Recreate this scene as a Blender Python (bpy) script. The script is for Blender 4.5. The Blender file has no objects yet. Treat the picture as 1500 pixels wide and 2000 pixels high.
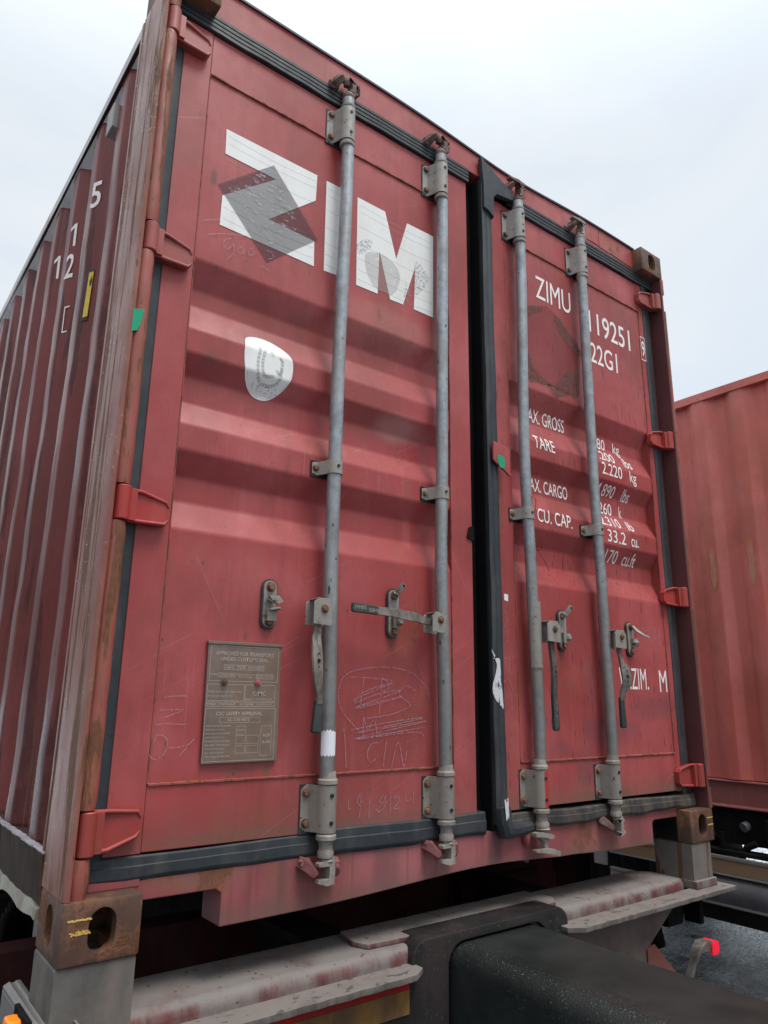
import bpy, bmesh, math, random
from mathutils import Vector, Matrix
random.seed(7)
sc = bpy.context.scene
R = math.radians
# ---------------------------------------------------------------- camera
cd = bpy.data.cameras.new("camera"); cam = bpy.data.objects.new("camera", cd)
sc.collection.objects.link(cam); sc.camera = cam
cd.sensor_width = 36; cd.sensor_fit = 'AUTO'; cd.lens = 1407.95/2000*36
cd.clip_start = 0.02; cd.clip_end = 2000
cam.location = (-0.4595843, -1.63080944, 0.5196591)
cam.rotation_euler = (R(104.51684516), R(-0.74271149), R(-37.51159096))
# ---------------------------------------------------------------- node helper
class NT:
    def __init__(s, tree): s.t = tree; s.n = tree.nodes; s.l = tree.links
    def nd(s, typ, props=None, **ins):
        n = s.n.new(typ)
        for k, v in (props or {}).items(): setattr(n, k, v)
        for k, v in ins.items():
            key = int(k[1:]) if k[0] == 'i' and k[1:].isdigit() else k.replace('_', ' ')
            sk = n.inputs[key]
            if isinstance(v, bpy.types.NodeSocket): s.l.new(v, sk)
            else:
                if hasattr(sk.default_value, '__len__') and len(sk.default_value) == 4 and len(v) == 3: v = (*v, 1)
                sk.default_value = v
        return n
    def sc(s, v, k):
        return s.nd('ShaderNodeVectorMath', {'operation': 'MULTIPLY'}, i0=v, i1=k).outputs[0]
    def noise(s, co, k, detail=4, rough=.55, dist=0.0):
        if not hasattr(k, '__len__'): k = (k, k, k)
        return s.nd('ShaderNodeTexNoise', Vector=s.sc(co, k), Scale=1.0, Detail=detail, Roughness=rough, Distortion=dist).outputs['Fac']
    def rmp(s, v, a, b, c=0.0, d=1.0):
        return s.nd('ShaderNodeMapRange', {'interpolation_type': 'SMOOTHSTEP'}, i0=v, i1=a, i2=b, i3=c, i4=d).outputs[0]
    def m(s, op, a, b=0.0):
        return s.nd('ShaderNodeMath', {'operation': op}, i0=a, i1=b).outputs[0]
    def mix(s, f, a, b):
        n = s.nd('ShaderNodeMix', {'data_type': 'RGBA'})
        for i, v in ((0, f), (6, a), (7, b)):
            if isinstance(v, bpy.types.NodeSocket): s.l.new(v, n.inputs[i])
            elif i: n.inputs[i].default_value = (*v[:3], 1)
            else: n.inputs[0].default_value = v
        return n.outputs[2]
# ---------------------------------------------------------------- sky and sun
SUN_EL, SUN_AZ = R(66), R(-22)      # direction towards the light: front right of the doors
w = bpy.data.worlds.new("World"); sc.world = w; w.use_nodes = True
w.node_tree.nodes.clear(); q = NT(w.node_tree)
sky = q.nd('ShaderNodeTexSky', {'sky_type': 'NISHITA', 'sun_disc': False, 'sun_elevation': SUN_EL, 'sun_rotation': R(135), 'dust_density': 2.0})
co = q.nd('ShaderNodeTexCoord').outputs['Generated']
cl = q.noise(co, (1.6, 1.6, 3.4), 5, .5, .9)
cl = q.rmp(cl, .36, .64)
cloud = q.mix(cl, (.82, .90, .985), (.94, .97, 1.0))
zz = q.nd('ShaderNodeSeparateXYZ', Vector=co).outputs[2]
cloud = q.sc(cloud, (9.1, 9.1, 9.1))
up = q.m('MULTIPLY', q.rmp(zz, .62, 1.0, 1.0, 2.3), q.rmp(zz, .03, .37, .36, 1.0))
cloud = q.nd('ShaderNodeVectorMath', {'operation': 'SCALE'}, i0=cloud, Scale=up).outputs[0]
col = q.mix(.88, sky.outputs[0], cloud)
bg = q.nd('ShaderNodeBackground', Color=col, Strength=.11)
q.l.new(bg.outputs[0], q.nd('ShaderNodeOutputWorld').inputs[0])
sd = bpy.data.lights.new("sun", 'SUN'); sd.energy = 2.7; sd.angle = R(24); sd.color = (1, .97, .93)
so = bpy.data.objects.new("sun", sd); sc.collection.objects.link(so)
sdir = Vector((math.cos(SUN_EL)*.20, -math.cos(SUN_EL)*.98, math.sin(SUN_EL)))
so.rotation_euler = sdir.to_track_quat('Z', 'Y').to_euler(); so.location = sdir*20
sc.view_settings.view_transform = 'Standard'; sc.view_settings.look = 'None'
sc.view_settings.exposure = 0.0; sc.view_settings.gamma = 1; sc.view_settings.use_curve_mapping = False
# ---------------------------------------------------------------- materials
def newmat(name):
    m = bpy.data.materials.new(name); m.use_nodes = True; m.node_tree.nodes.clear()
    q = NT(m.node_tree); q.co = q.nd('ShaderNodeTexCoord').outputs['Object']
    return m, q
def finish(q, col, rough, bump=None, bs=.3, bd=.002, metal=0.0, spec=.5, alpha=None, coat=0.0, emis=None):
    ins = dict(Base_Color=col, Roughness=rough, Metallic=metal, Coat_Weight=coat, Coat_Roughness=.12)
    ins['Specular_IOR_Level'] = spec
    if bump is not None:
        ins['Normal'] = q.nd('ShaderNodeBump', Height=bump, Strength=bs, Distance=bd).outputs[0]
    if alpha is not None: ins['Alpha'] = alpha
    if emis: ins['Emission_Color'] = emis[0]; ins['Emission_Strength'] = emis[1]
    p = q.n.new('ShaderNodeBsdfPrincipled')
    for k, v in ins.items():
        sk = p.inputs[k.replace('_', ' ')] if k != 'Specular_IOR_Level' else p.inputs['Specular IOR Level']
        if isinstance(v, bpy.types.NodeSocket): q.l.new(v, sk)
        else:
            if k in ('Base_Color', 'Emission_Color'): v = (*v[:3], 1)
            sk.default_value = v
    q.l.new(p.outputs[0], q.nd('ShaderNodeOutputMaterial').inputs[0])
    return p
RUST = (.115, .045, .022)
def paint(name, base, alt, rust=.3, streak=.35, rough=.42, ticks=0.0, wet=0.0, bump=.25, stains=(), rustscale=(5, 5, 3), rth=.60, pits=.5, runs=0.0, scratch=.0, dirtz=None, spec=.4, grime=.7):
    m, q = newmat(name); co = q.co
    big = q.noise(co, 1.6, 4); big = q.m('ADD', q.m('MULTIPLY', big, .7), q.m('MULTIPLY', q.noise(co, (4.5, 4.5, 2.2), 7, .65), .3)); c = q.mix(q.rmp(big, .40, .60), base, alt)
    md = q.noise(co, (7, 7, 5), 6, .6); c = q.mix(q.rmp(md, .38, .75, 0, .45), c, [x*.80 for x in base])
    st = q.noise(co, (24, 24, 1.1), 5, .6); c = q.mix(q.rmp(st, .50, .78, 0, streak), c, [x*.50 + .012 for x in base])
    st2 = q.noise(co, (17, 17, .8), 4, .6); c = q.mix(q.rmp(st2, .56, .80, 0, streak*.7), c, [min(1, x*1.15 + .07) for x in alt])
    c = q.mix(q.rmp(q.noise(co, (2.6, 2.6, 1.7), 6, .62), .44, .66, 0, grime), c, [base[0]*.66, base[1]*.88, base[2]*.72])
    fine = q.noise(co, 160, 3, .7); c = q.mix(q.rmp(fine, .3, .7, 0, .14), c, [x*.6 for x in base])
    ro = q.rmp(md, .3, .7, rough-.06, rough+.14)
    h = q.m('ADD', q.m('MULTIPLY', fine, .25), q.m('MULTIPLY', q.noise(co, 3.2, 3), 4.5))
    for (sx, sy, sz, rx, rz, k, cs) in stains:
        d = q.nd('ShaderNodeVectorMath', {'operation': 'SUBTRACT'}, i0=co, i1=(sx, sy, sz)).outputs[0]
        d = q.nd('ShaderNodeVectorMath', {'operation': 'LENGTH'}, i0=q.sc(d, (1/rx, .01, 1/rz))).outputs['Value']
        d = q.m('ADD', d, q.m('MULTIPLY', q.noise(co, 9, 5), 1.0))
        c = q.mix(q.rmp(d, .9, 1.7, k, 0), c, cs)
    if runs:
        rn = q.noise(co, (13, 13, .9), 3, .5, 1.3); f = q.rmp(rn, .545, .565, 0, runs)
        f = q.m('MULTIPLY', f, q.rmp(q.noise(co, (30, 30, 20), 2), .35, .5, .35, 1))
        c = q.mix(f, c, [x*.42 for x in base])
    if rust:
        rs = q.noise(co, rustscale, 9, .68); f = q.rmp(rs, rth, rth+.05, 0, 1)
        edge = q.rmp(rs, rth-.06, rth, 0, .35*rust*1.6)
        c = q.mix(edge, c, (.24, .10, .045)); rc = q.mix(q.noise(co, 45, 4), (.06, .026, .018), (.22, .085, .035))
        c = q.mix(q.m('MULTIPLY', f, min(1, rust*1.6)), c, rc); ro = q.m('ADD', ro, q.m('MULTIPLY', f, .3))
        h = q.m('SUBTRACT', h, q.m('MULTIPLY', f, .8))
    if pits:
        vo = q.nd('ShaderNodeTexVoronoi', Vector=q.sc(co, (34, 34, 26)), Scale=1.0)
        vd = q.m('ADD', vo.outputs['Distance'], q.m('MULTIPLY', q.noise(co, 90, 3), .25))
        sel = q.rmp(q.nd('ShaderNodeSeparateColor', Color=vo.outputs['Color']).outputs[0], .80, .82)
        f = q.m('MULTIPLY', q.rmp(vd, .17, .25, 1, 0), sel); f = q.m('MULTIPLY', f, pits)
        c = q.mix(f, c, (.055, .022, .02))
        halo = q.m('MULTIPLY', q.rmp(vd, .2, .55, .35*pits, 0), sel); c = q.mix(halo, c, (.20, .085, .05))
    if ticks:
        tk = q.noise(co, (120, 120, 13), 2, .5); f = q.rmp(tk, .665, .69, 0, ticks); c = q.mix(f, c, (.09, .018, .022))
    if scratch:
        a = q.nd('ShaderNodeVectorRotate', {'rotation_type': 'Y_AXIS'}, Vector=co, Angle=.5).outputs[0]
        for i, (v, sc_) in enumerate(((co, (260, 260, 3)), (a, (300, 60, 2.2)), (a, (2.5, 60, 240)))):
            s1 = q.noise(v, sc_, 1, .4); f = q.m('MULTIPLY', q.rmp(s1, .69, .73), q.rmp(q.noise(co, 2.2+i, 3), .50, .62, 0, scratch))
            c = q.mix(f, c, (.62, .42, .42))
    if dirtz:
        z = q.nd('ShaderNodeSeparateXYZ', Vector=co).outputs[2]
        z = q.m('ADD', z, q.m('MULTIPLY', q.noise(co, (14, 14, 5), 4), -dirtz[2]))
        c = q.mix(q.rmp(z, dirtz[0]-dirtz[2]*.5, dirtz[1]-dirtz[2]*.5, dirtz[3], 0), c, dirtz[4])
    if name.startswith('wet'):
        ro = q.rmp(q.noise(co, (20, 20, 3), 4), .35, .65, .24, .42)
    finish(q, c, ro, h, bump, .003, spec=spec, coat=wet)
    return m
def plain(name, col, rough=.6, var=.25, scale=30, metal=0.0, dust=None, bump=.2, spec=.4, up=0.0, alpha=None, speck=None, low=None):
    m, q = newmat(name); n = q.noise(q.co, scale, 6, .65); n2 = q.noise(q.co, scale*.16, 4)
    c = q.mix(q.rmp(n, .3, .7, 0, var*1.6), col, [x*(1-var*1.4) for x in col])
    c = q.mix(q.rmp(n2, .35, .7, 0, var), c, [min(1, x*(1+var)+.01) for x in col])
    if low:     # road dirt thickening towards the ground
        z = q.m('ADD', q.nd('ShaderNodeSeparateXYZ', Vector=q.co).outputs[2], q.m('MULTIPLY', q.m('SUBTRACT', q.noise(q.co, (30, 30, 4), 5), .5), 1.4))
        c = q.mix(q.rmp(z, low[1], low[0], low[2], 0), c, low[3])
    if dust:
        dc, amt = dust; f = q.rmp(q.noise(q.co, (scale*.4, scale*.4, scale*.12), 6, .65), .42, .68, 0, amt)
        c = q.mix(f, c, dc)
        if up:
            nz = q.nd('ShaderNodeSeparateXYZ', Vector=q.nd('ShaderNodeNewGeometry').outputs['Normal']).outputs[2]
            f = q.m('MULTIPLY', q.rmp(nz, .35, .85, 0, up), q.rmp(q.noise(q.co, 11, 6, .7), .30, .55, .45, 1)); c = q.mix(f, c, dc)
    if speck:
        f = q.rmp(q.noise(q.co, speck[2], 2, .5), speck[1], speck[1]+.03); c = q.mix(f, c, speck[0])
    finish(q, c, q.rmp(n, .3, .7, rough-.07, rough+.1), n, bump, .002, metal=metal, spec=spec, alpha=alpha)
    return m
CR = (.325, .047, .047); CRa = (.405, .088, .088)
M = {}
M['door_left'] = paint('red paint left door', CR, CRa, rust=.35, streak=.42, rth=.645, pits=.9, scratch=.10, ticks=.15, dirtz=(.17, .30, .10, .5, (.17, .08, .06)),
    stains=((.98, .1, 1.30, .14, .05, .6, (.30, .03, .035)), (.85, .06, 1.71, .25, .06, .3, (.45, .20, .17)), (.90, .06, 1.36, .12, .05, .5, (.42, .21, .2)), (.205, .06, 1.95, .012, .03, .7, (.12, .03, .03)), (.39, .06, .345, .07, .008, .6, (.12, .06, .045)), (.47, .06, .345, .012, .02, .7, (.12, .07, .04)), (.39, .06, .67, .006, .015, .7, (.14, .05, .03)), (.86, .06, .665, .010, .03, .4, (.18, .05, .03)), (.52, .06, .55, .03, .16, .35, (.2, .03, .035)), (.24, .06, 1.40, .02, .03, .5, (.17, .06, .06)), (.60, .06, .20, .5, .014, .55, (.14, .08, .06))))
M['door_right'] = paint('red paint right door', CR, CRa, rust=.35, streak=.45, rth=.645, pits=.8, ticks=.85, scratch=.08, dirtz=(.17, .28, .10, .6, (.17, .10, .07)),
    stains=((1.90, .06, .42, .19, .07, .62, (.16, .055, .07)), (2.2, .06, .50, .20, .06, .55, (.17, .06, .07)), (1.74, .06, .30, .07, .07, .5, (.14, .06, .075)), (1.60, .06, .36, .07, .03, .4, (.17, .06, .075)), (1.79, .06, .60, .03, .1, .45, (.2, .07, .08)), (2.045, .06, .60, .012, .06, .7, (.22, .08, .03)), (1.634, .06, .66, .012, .04, .4, (.15, .05, .04)), (1.45, .06, 1.02, .03, .10, .35, (.18, .03, .035)), (1.43, .06, .20, .05, .03, .6, (.13, .08, .055)), (1.85, .06, .20, .22, .018, .7, (.14, .085, .06)), (2.25, .06, .19, .10, .02, .7, (.14, .10, .07))))
M['header'] = paint('red paint header', CR, (.42, .125, .118), rust=.5, streak=.4, rth=.60, pits=.3)
M['sill'] = paint('red paint sill', (.28, .068, .072), (.36, .12, .125), rust=.5, streak=.95, rth=.58, pits=.5, dirtz=(.02, .07, .05, .6, (.15, .09, .075)),
    stains=((.85, .055, .07, .05, .12, .5, (.12, .055, .06)), (1.27, .055, .07, .04, .15, .7, (.06, .03, .033)), (2.0, .055, .06, .07, .10, .4, (.12, .06, .05)), (.52, .055, .06, .035, .12, .4, (.17, .09, .07)), (.30, .055, .12, .15, .03, .5, (.17, .11, .08))))
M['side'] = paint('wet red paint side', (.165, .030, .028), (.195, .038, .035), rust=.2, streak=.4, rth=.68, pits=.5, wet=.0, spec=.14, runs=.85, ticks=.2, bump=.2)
M['post'] = paint('weathered post paint', (.25, .078, .060), (.33, .155, .12), rust=.75, streak=.8, rth=.52, pits=.6, rough=.30, rustscale=(26, 26, 1.6), ticks=.7, bump=.5, scratch=.9)
M['pin'] = paint('rust stained pin cover', (.30, .070, .062), (.35, .105, .08), rust=.8, streak=.7, rth=.50, pits=.8, rustscale=(22, 22, 3.0), bump=.45)
M['weld'] = paint('rusty weld', CR, (.34, .10, .08), rust=.9, streak=.5, rth=.50, pits=.5, rustscale=(30, 30, 12), bump=.5)
M['hinge'] = paint('fresh red hinge paint', (.37, .036, .032), (.38, .062, .052), rust=.35, streak=.5, rth=.62, pits=.8, rustscale=(16, 16, 12), bump=.5, dirtz=(.1, .6, .3, .35, (.15, .05, .04)))
M['post_shaded'] = paint('shaded right post paint', (.125, .040, .042), (.16, .05, .05), rust=.2, streak=.5, rth=.66, pits=.4)  # darker copy of the post paint, recess shade put into the colour
M['hinge_old'] = paint('faded hinge paint', (.32, .070, .062), (.36, .095, .08), rust=.4, streak=.3, rth=.64, pits=.5)
M['other'] = paint('faded container paint', (.72, .165, .135), (.74, .225, .19), rust=.2, streak=.22, rth=.68, pits=.55, rough=.45)
M['otherlow'] = paint('faded rail paint', (.33, .10, .095), (.38, .15, .13), rust=.4, streak=.3, rth=.62)
M['rustcast'] = paint('rusty casting', (.085, .046, .033), (.15, .075, .050), rust=.8, streak=.9, rth=.54, pits=.4, rough=.5, rustscale=(9, 9, 9), bump=.6, scratch=.3)
M['toprail'] = paint('grey worn roof rail', (.26, .22, .23), (.34, .30, .31), rust=.6, streak=.2, rth=.60, wet=.5)
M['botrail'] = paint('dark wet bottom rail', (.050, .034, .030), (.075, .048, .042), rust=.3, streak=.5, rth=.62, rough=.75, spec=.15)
M['roofedge'] = plain('dark roof edge', (.03, .022, .035), .5)
M['rubber'] = plain('grey rubber seal', (.024, .030, .036), .50, .35, 40, dust=((.09, .085, .08), .4), bump=.3)
M['rubber_dirty'] = plain('mossy rubber seal', (.034, .033, .033), .7, .35, 40, dust=((.12, .095, .075), .7), bump=.5)
M['black'] = plain('black rubber channel', (.006, .006, .007), .8, .2, 30, spec=.1)
M['galv'] = plain('galvanised tube', (.33, .36, .39), .45, .42, 42, metal=.35, dust=((.22, .20, .17), .7), bump=.5, low=(1.5, .2, .75, (.15, .135, .115)), speck=((.06, .05, .045), .70, (70, 70, 30)))
M['galvd'] = plain('dusty galvanised steel', (.31, .30, .28), .55, .35, 60, metal=.15, low=(1.2, .2, .6, (.17, .145, .12)), dust=((.28, .24, .20), .6), bump=.4, speck=((.10, .055, .035), .68, (60, 60, 60)))
M['camd'] = plain('dirty forged cam', (.27, .245, .22), .65, .4, 70, dust=((.17, .13, .10), .7), bump=.8)
M['camr'] = plain('rusted forged cam', (.13, .07, .055), .7, .5, 70, dust=((.25, .20, .18), .5), bump=.9)
M['keeper'] = plain('painted cam keeper', (.20, .062, .066), .6, .4, 60, dust=((.2, .1, .08), .4), bump=.8)
M['bolt'] = plain('rusty bolt', (.14, .065, .035), .65, .6, 160, dust=((.32, .17, .09), .5), bump=1)
M['grip'] = plain('dark green grip', (.028, .037, .035), .5, .3, 60, dust=((.12, .11, .10), .3))
M['arm'] = plain('scuffed handle steel', (.25, .23, .20), .45, .5, 90, metal=.4, dust=((.09, .06, .045), .7), bump=.6)
M['armdark'] = plain('dark handle steel', (.09, .08, .08), .45, .5, 90, metal=.4, dust=((.25, .22, .2), .4), bump=.6)
M['plate'] = plain('tarnished data plate', (.205, .148, .125), .42, .35, 22, metal=.35, dust=((.24, .155, .09), .5), bump=.25)
M['platetxt'] = plain('engraved plate lettering', (.42, .35, .30), .5, .3, 200)
M['white'] = plain('white lettering paint', (.74, .74, .72), .5, .10, 25, dust=((.55, .50, .46), .35), bump=.05)
M['letter'] = plain('white stencil paint', (.80, .74, .72), .5, .12, 60, bump=.05)
M['green'] = plain('green sticker', (.004, .30, .15), .3, .2, 20)
M['yellow'] = plain('yellow label', (.62, .42, .03), .4, .2, 20)
M['chalkyellow'] = plain('yellow crayon', (.62, .40, .09), .8, .5, 200)
M['blackink'] = plain('black ink', (.01, .01, .01), .5)
M['tape'] = plain('white paper tape', (.72, .72, .76), .7, .1, 20)
M['redwet'] = plain('bright red paint', (.42, .03, .03), .35, .15, 20)
def film(name, col, a, lo=None, scale=60, rough=.6, lo2=None):
    m, q = newmat(name); n = q.noise(q.co, scale, 7, .7)
    al = a if lo is None else q.rmp(n, lo, lo2 or lo+.08, 0, a)
    finish(q, q.mix(n, col, [x*.75 for x in col]), rough, alpha=al)
    return m
M['film'] = film('grey worn film', (.03, .022, .040), .43)
M['filmwear'] = film('white scuffs on film', (.60, .60, .60), .5, .55, (45, 45, 90))
M['ghost'] = film('faint residue', (.46, .43, .40), .30, .34, 40)
M['ghost2'] = film('grey print residue', (.34, .34, .35), .45, .48, 120)
M['glue'] = film('brown glue residue', (.165, .085, .07), .65, .34, 60, .9, .58)
M['plac'] = film('placard ghost', (.22, .035, .04), .28, .3, 30, .7)
M['print'] = film('very faint residue', (.40, .39, .37), .24, .34, 60)
M['chalk'] = film('chalk line', (.48, .32, .40), .55, .42, 170)
M['scuff'] = film('flaking white paint', (.66, .66, .70), .95, .36, (70, 70, 40))
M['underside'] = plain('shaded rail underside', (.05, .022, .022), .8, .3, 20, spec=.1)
M['crease'] = film('hairline crease', (.45, .36, .34), .38, .30, 90)
M['leg'] = plain('dusty grey leg steel', (.125, .115, .105), .75, .4, 14, dust=((.19, .155, .135), .85), bump=.9, speck=((.12, .055, .032), .60, (22, 22, 2.5)))
M['bolster'] = plain('worn red bolster', (.125, .038, .038), .75, .45, 26, dust=((.185, .170, .158), .9), up=.96, bump=1.3, speck=((.11, .045, .042), .67, (60, 30, 80)))
M['bolsterflange'] = plain('dusty flange plate', (.11, .09, .082), .8, .4, 34, dust=((.185, .162, .148), .85), up=.9, bump=1.0, speck=((.085, .076, .068), .62, (30, 44, 30)))
M['gusset'] = plain('brown outrigger steel', (.13, .095, .082), .7, .35, 12, dust=((.17, .14, .125), .6), bump=.5)
M['gussetred'] = plain('red brown stiffener', (.17, .055, .045), .7, .3, 16, dust=((.15, .10, .08), .4))
M['stripered'] = plain('red reflective tape', (.42, .02, .015), .35, .25, 14, dust=((.10, .05, .04), .4))
M['stripeyel'] = plain('grubby yellow tape', (.27, .14, .04), .5, .4, 14, dust=((.06, .045, .04), .8))
M['frame'] = plain('black chassis steel', (.010, .0095, .010), .85, .4, 14, dust=((.028, .025, .023), .5), spec=.08)
M['framered'] = plain('dark red chassis steel', (.045, .008, .010), .8, .4, 14, spec=.12, dust=((.06, .04, .035), .5))
M['alu'] = plain('dusty aluminium', (.21, .20, .19), .5, .25, 30, metal=.3, dust=((.22, .20, .18), .5))
M['tan'] = plain('tan side board', (.36, .225, .11), .6, .2, 12, dust=((.30, .24, .19), .6))
M['greyrail'] = plain('grey painted rail', (.37, .36, .35), .6, .2, 12, dust=((.24, .21, .19), .5))
M['tank'] = plain('grey plastic tank', (.13, .13, .14), .5, .3, 12, dust=((.09, .07, .075), .6))
def beam_mat():
    m, q = newmat('greasy black beam'); co = q.co
    n = q.noise(co, 6, 5); c = q.mix(q.rmp(n, .3, .7), (.009, .013, .012), (.022, .025, .024))
    z = q.nd('ShaderNodeSeparateXYZ', Vector=co)
    du = q.rmp(q.noise(co, (3, 9, 9), 5), .5, .75, 0, .5); c = q.mix(du, c, (.036, .036, .037))
    gx = q.nd('ShaderNodeMath', {'operation': 'ABSOLUTE'}, i0=q.m('SUBTRACT', z.outputs[0], 1.085-1.219)).outputs[0]
    gm = q.rmp(q.m('ADD', gx, q.m('MULTIPLY', q.noise(co, 5, 3), .12)), .05, .14, 1, 0)
    gm = q.m('MULTIPLY', gm, q.rmp(z.outputs[2], .97, 1.07)); gz = q.noise(co, (260, 200, 260), 3, .6); f = q.m('MULTIPLY', q.rmp(gz, .655, .68), gm)
    c = q.mix(f, c, (.24, .27, .25)); yl = q.m('MULTIPLY', gm, q.rmp(q.noise(co, (4, 1.2, 4), 3), .55, .66, 0, .55)); c = q.mix(yl, c, (.20, .15, .05))
    h = q.m('ADD', q.m('MULTIPLY', gz, q.m('ADD', q.m('MULTIPLY', gm, 2.5), .15)), n)
    finish(q, c, q.m('SUBTRACT', .42, q.m('MULTIPLY', gm, .2)), h, .5, .003, spec=.35)
    return m
M['beam'] = beam_mat()
M['grease'] = plain('greasy black web', (.016, .015, .015), .45, .5, 20, bump=1.0, speck=((.11, .115, .11), .69, 170), dust=((.05, .035, .035), .6))
def lensmat(name, col, e):
    m, q = newmat(name); finish(q, col, .25, q.noise(q.co, 60, 2), .3, .002, emis=(col, e)); return m
M['redlens'] = lensmat('red marker lens', (.8, .01, .04), .35)
M['orangelens'] = lensmat('orange marker lens', (.8, .2, .01), .35)
# ---------------------------------------------------------------- mesh helpers
COL = sc.collection
class MB:
    def __init__(s): s.v = []; s.f = []
    def add(s, vs, fs):
        o = len(s.v); s.v += [tuple(p) for p in vs]; s.f += [tuple(o+i for i in f) for f in fs]; return s
    def box(s, x0, x1, y0, y1, z0, z1):
        v = [(x, y, z) for x in (x0, x1) for y in (y0, y1) for z in (z0, z1)]
        return s.add(v, [(0, 1, 3, 2), (4, 6, 7, 5), (0, 4, 5, 1), (2, 3, 7, 6), (0, 2, 6, 4), (1, 5, 7, 3)])
    def prism(s, poly, ax, a, b):
        # poly in the two other axes (in xyz order) extruded along ax
        def P(p, t):
            l = list(p); l.insert(ax, t); return l
        n = len(poly)
        return s.add([P(p, a) for p in poly]+[P(p, b) for p in poly],
                     [tuple(range(n)), tuple(range(2*n-1, n-1, -1))]+[(i, i+n, (i+1) % n+n, (i+1) % n) for i in range(n)])
    def strip(s, rings, cap=True, closed=True):
        n = len(rings[0]); o = len(s.v); fs = []
        for k in range(len(rings)-1):
            for i in range(n if closed else n-1):
                j = (i+1) % n; fs.append((k*n+i, k*n+j, (k+1)*n+j, (k+1)*n+i))
        if cap: fs += [tuple(range(n-1, -1, -1)), tuple((len(rings)-1)*n+i for i in range(n))]
        return s.add([p for r in rings for p in r], fs)
    def cyl(s, p0, p1, r0, r1=None, n=20, cap=True):
        return s.lathe(p0, p1, [(0, r0), (1, r0 if r1 is None else r1)], n, cap)
    def lathe(s, p0, p1, prof, n=20, cap=True):
        p0 = Vector(p0); p1 = Vector(p1); d = p1-p0; u = d.normalized()
        a = u.orthogonal().normalized(); b = u.cross(a)
        return s.strip([[p0+d*t+(a*math.cos(2*math.pi*i/n)+b*math.sin(2*math.pi*i/n))*r for i in range(n)] for t, r in prof], cap)
    def tube(s, pts, r, n=8):
        pts = [Vector(p) for p in pts]; rings = []
        for i, p in enumerate(pts):
            u = (pts[min(i+1, len(pts)-1)]-pts[max(i-1, 0)]).normalized()
            a = u.cross(Vector((0, 1, 0))); a = (a if a.length > .05 else u.cross(Vector((0, 0, 1)))).normalized(); b = u.cross(a)
            rr = r[i] if hasattr(r, '__len__') else r
            rings.append([p+(a*math.cos(2*math.pi*k/n)+b*math.sin(2*math.pi*k/n))*rr for k in range(n)])
        return s.strip(rings)
    def bar(s, pts, ws, ts, nrm=(0, 1, 0)):
        # rectangular section swept: ws = width in the plane, ts = thickness along nrm
        pts = [Vector(p) for p in pts]; rings = []
        for i, p in enumerate(pts):
            u = (pts[min(i+1, len(pts)-1)]-pts[max(i-1, 0)]).normalized(); nn = Vector(nrm[i] if hasattr(nrm[0], '__len__') else nrm).normalized()
            a = u.cross(nn).normalized(); b = a.cross(u); w_ = ws[i]/2; t_ = ts[i]/2
            rings.append([p+a*w_+b*t_, p-a*w_+b*t_, p-a*w_-b*t_, p+a*w_-b*t_])
        return s.strip(rings)
    def lump(s, c, r, seed=0, n=10, k=.25):
        rnd = random.Random(seed); rings = []
        for i in range(1, n//2+1):
            th = math.pi*i/(n//2+1)
            rings.append([(c[0]+r[0]*math.sin(th)*math.cos(2*math.pi*j/n)*(1+rnd.uniform(-k, k)), c[1]+r[1]*math.sin(th)*math.sin(2*math.pi*j/n)*(1+rnd.uniform(-k, k)), c[2]+r[2]*math.cos(th)*(1+rnd.uniform(-k, k)*.4)) for j in range(n)])
        return s.strip(rings)
    def build(s, name, mat, parent=None, bevel=0.0, smooth=True, segs=2, angle=30, fix=True):
        bm = bmesh.new(); vs = [bm.verts.new(p) for p in s.v]
        for f in s.f:
            try: bm.faces.new([vs[i] for i in f])
            except ValueError: pass
        if fix: bmesh.ops.recalc_face_normals(bm, faces=bm.faces)
        if bevel:
            ed = [e for e in bm.edges if len(e.link_faces) == 2 and e.calc_face_angle(0) > .6]
            bmesh.ops.bevel(bm, geom=ed, offset=bevel, segments=segs, affect='EDGES', profile=.5, clamp_overlap=True)
        o = linkbm(bm, name, mat, parent, smooth, max(angle, 35) if bevel else angle)
        if bevel:
            w_ = o.modifiers.new('normals', 'WEIGHTED_NORMAL'); w_.keep_sharp = True; w_.weight = 90
        return o
def linkbm(bm, name, mat, parent=None, smooth=True, angle=30):
    me = bpy.data.meshes.new(name); bm.to_mesh(me); bm.free()
    o = bpy.data.objects.new(name, me); COL.objects.link(o)
    if parent is not None:
        o.parent = parent; b = Vector(); p = parent
        while p is not None: b += p.location; p = p.parent
        if b.length > 1e-6: me.transform(Matrix.Translation(-b))
    me.materials.append(M[mat] if isinstance(mat, str) else mat)
    if smooth and len(me.polygons):
        for p in me.polygons: p.use_smooth = True
        me.set_sharp_from_angle(angle=R(angle))
    return o
def thing(name, label, cat, loc=(0, 0, 0), group=None, kind=None):
    o = bpy.data.objects.new(name, None); COL.objects.link(o); o.location = loc; o.empty_display_size = .1
    o['label'] = label; o['category'] = cat
    if group: o['group'] = group
    if kind: o['kind'] = kind
    return o
def stad(cx, cz, hw, hh, n=10):
    # upright stadium outline
    pts = []
    for i in range(n+1): a = math.pi*i/n; pts.append((cx+hw*math.cos(a), cz+(hh-hw)+hw*math.sin(a)))
    for i in range(n+1): a = math.pi+math.pi*i/n; pts.append((cx+hw*math.cos(a), cz-(hh-hw)+hw*math.sin(a)))
    return pts
def hexbolt(mb, x, y, z, r=.009, h=.008, d=(0, -1, 0)):
    d = Vector(d); p = Vector((x, y, z)); mb.lathe(p, p+d*.002, [(0, r*1.35), (1, r*1.35)], 16); mb.lathe(p+d*.002, p+d*(h+.002), [(0, r), (.8, r), (1, r*.8)], 6)
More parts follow.
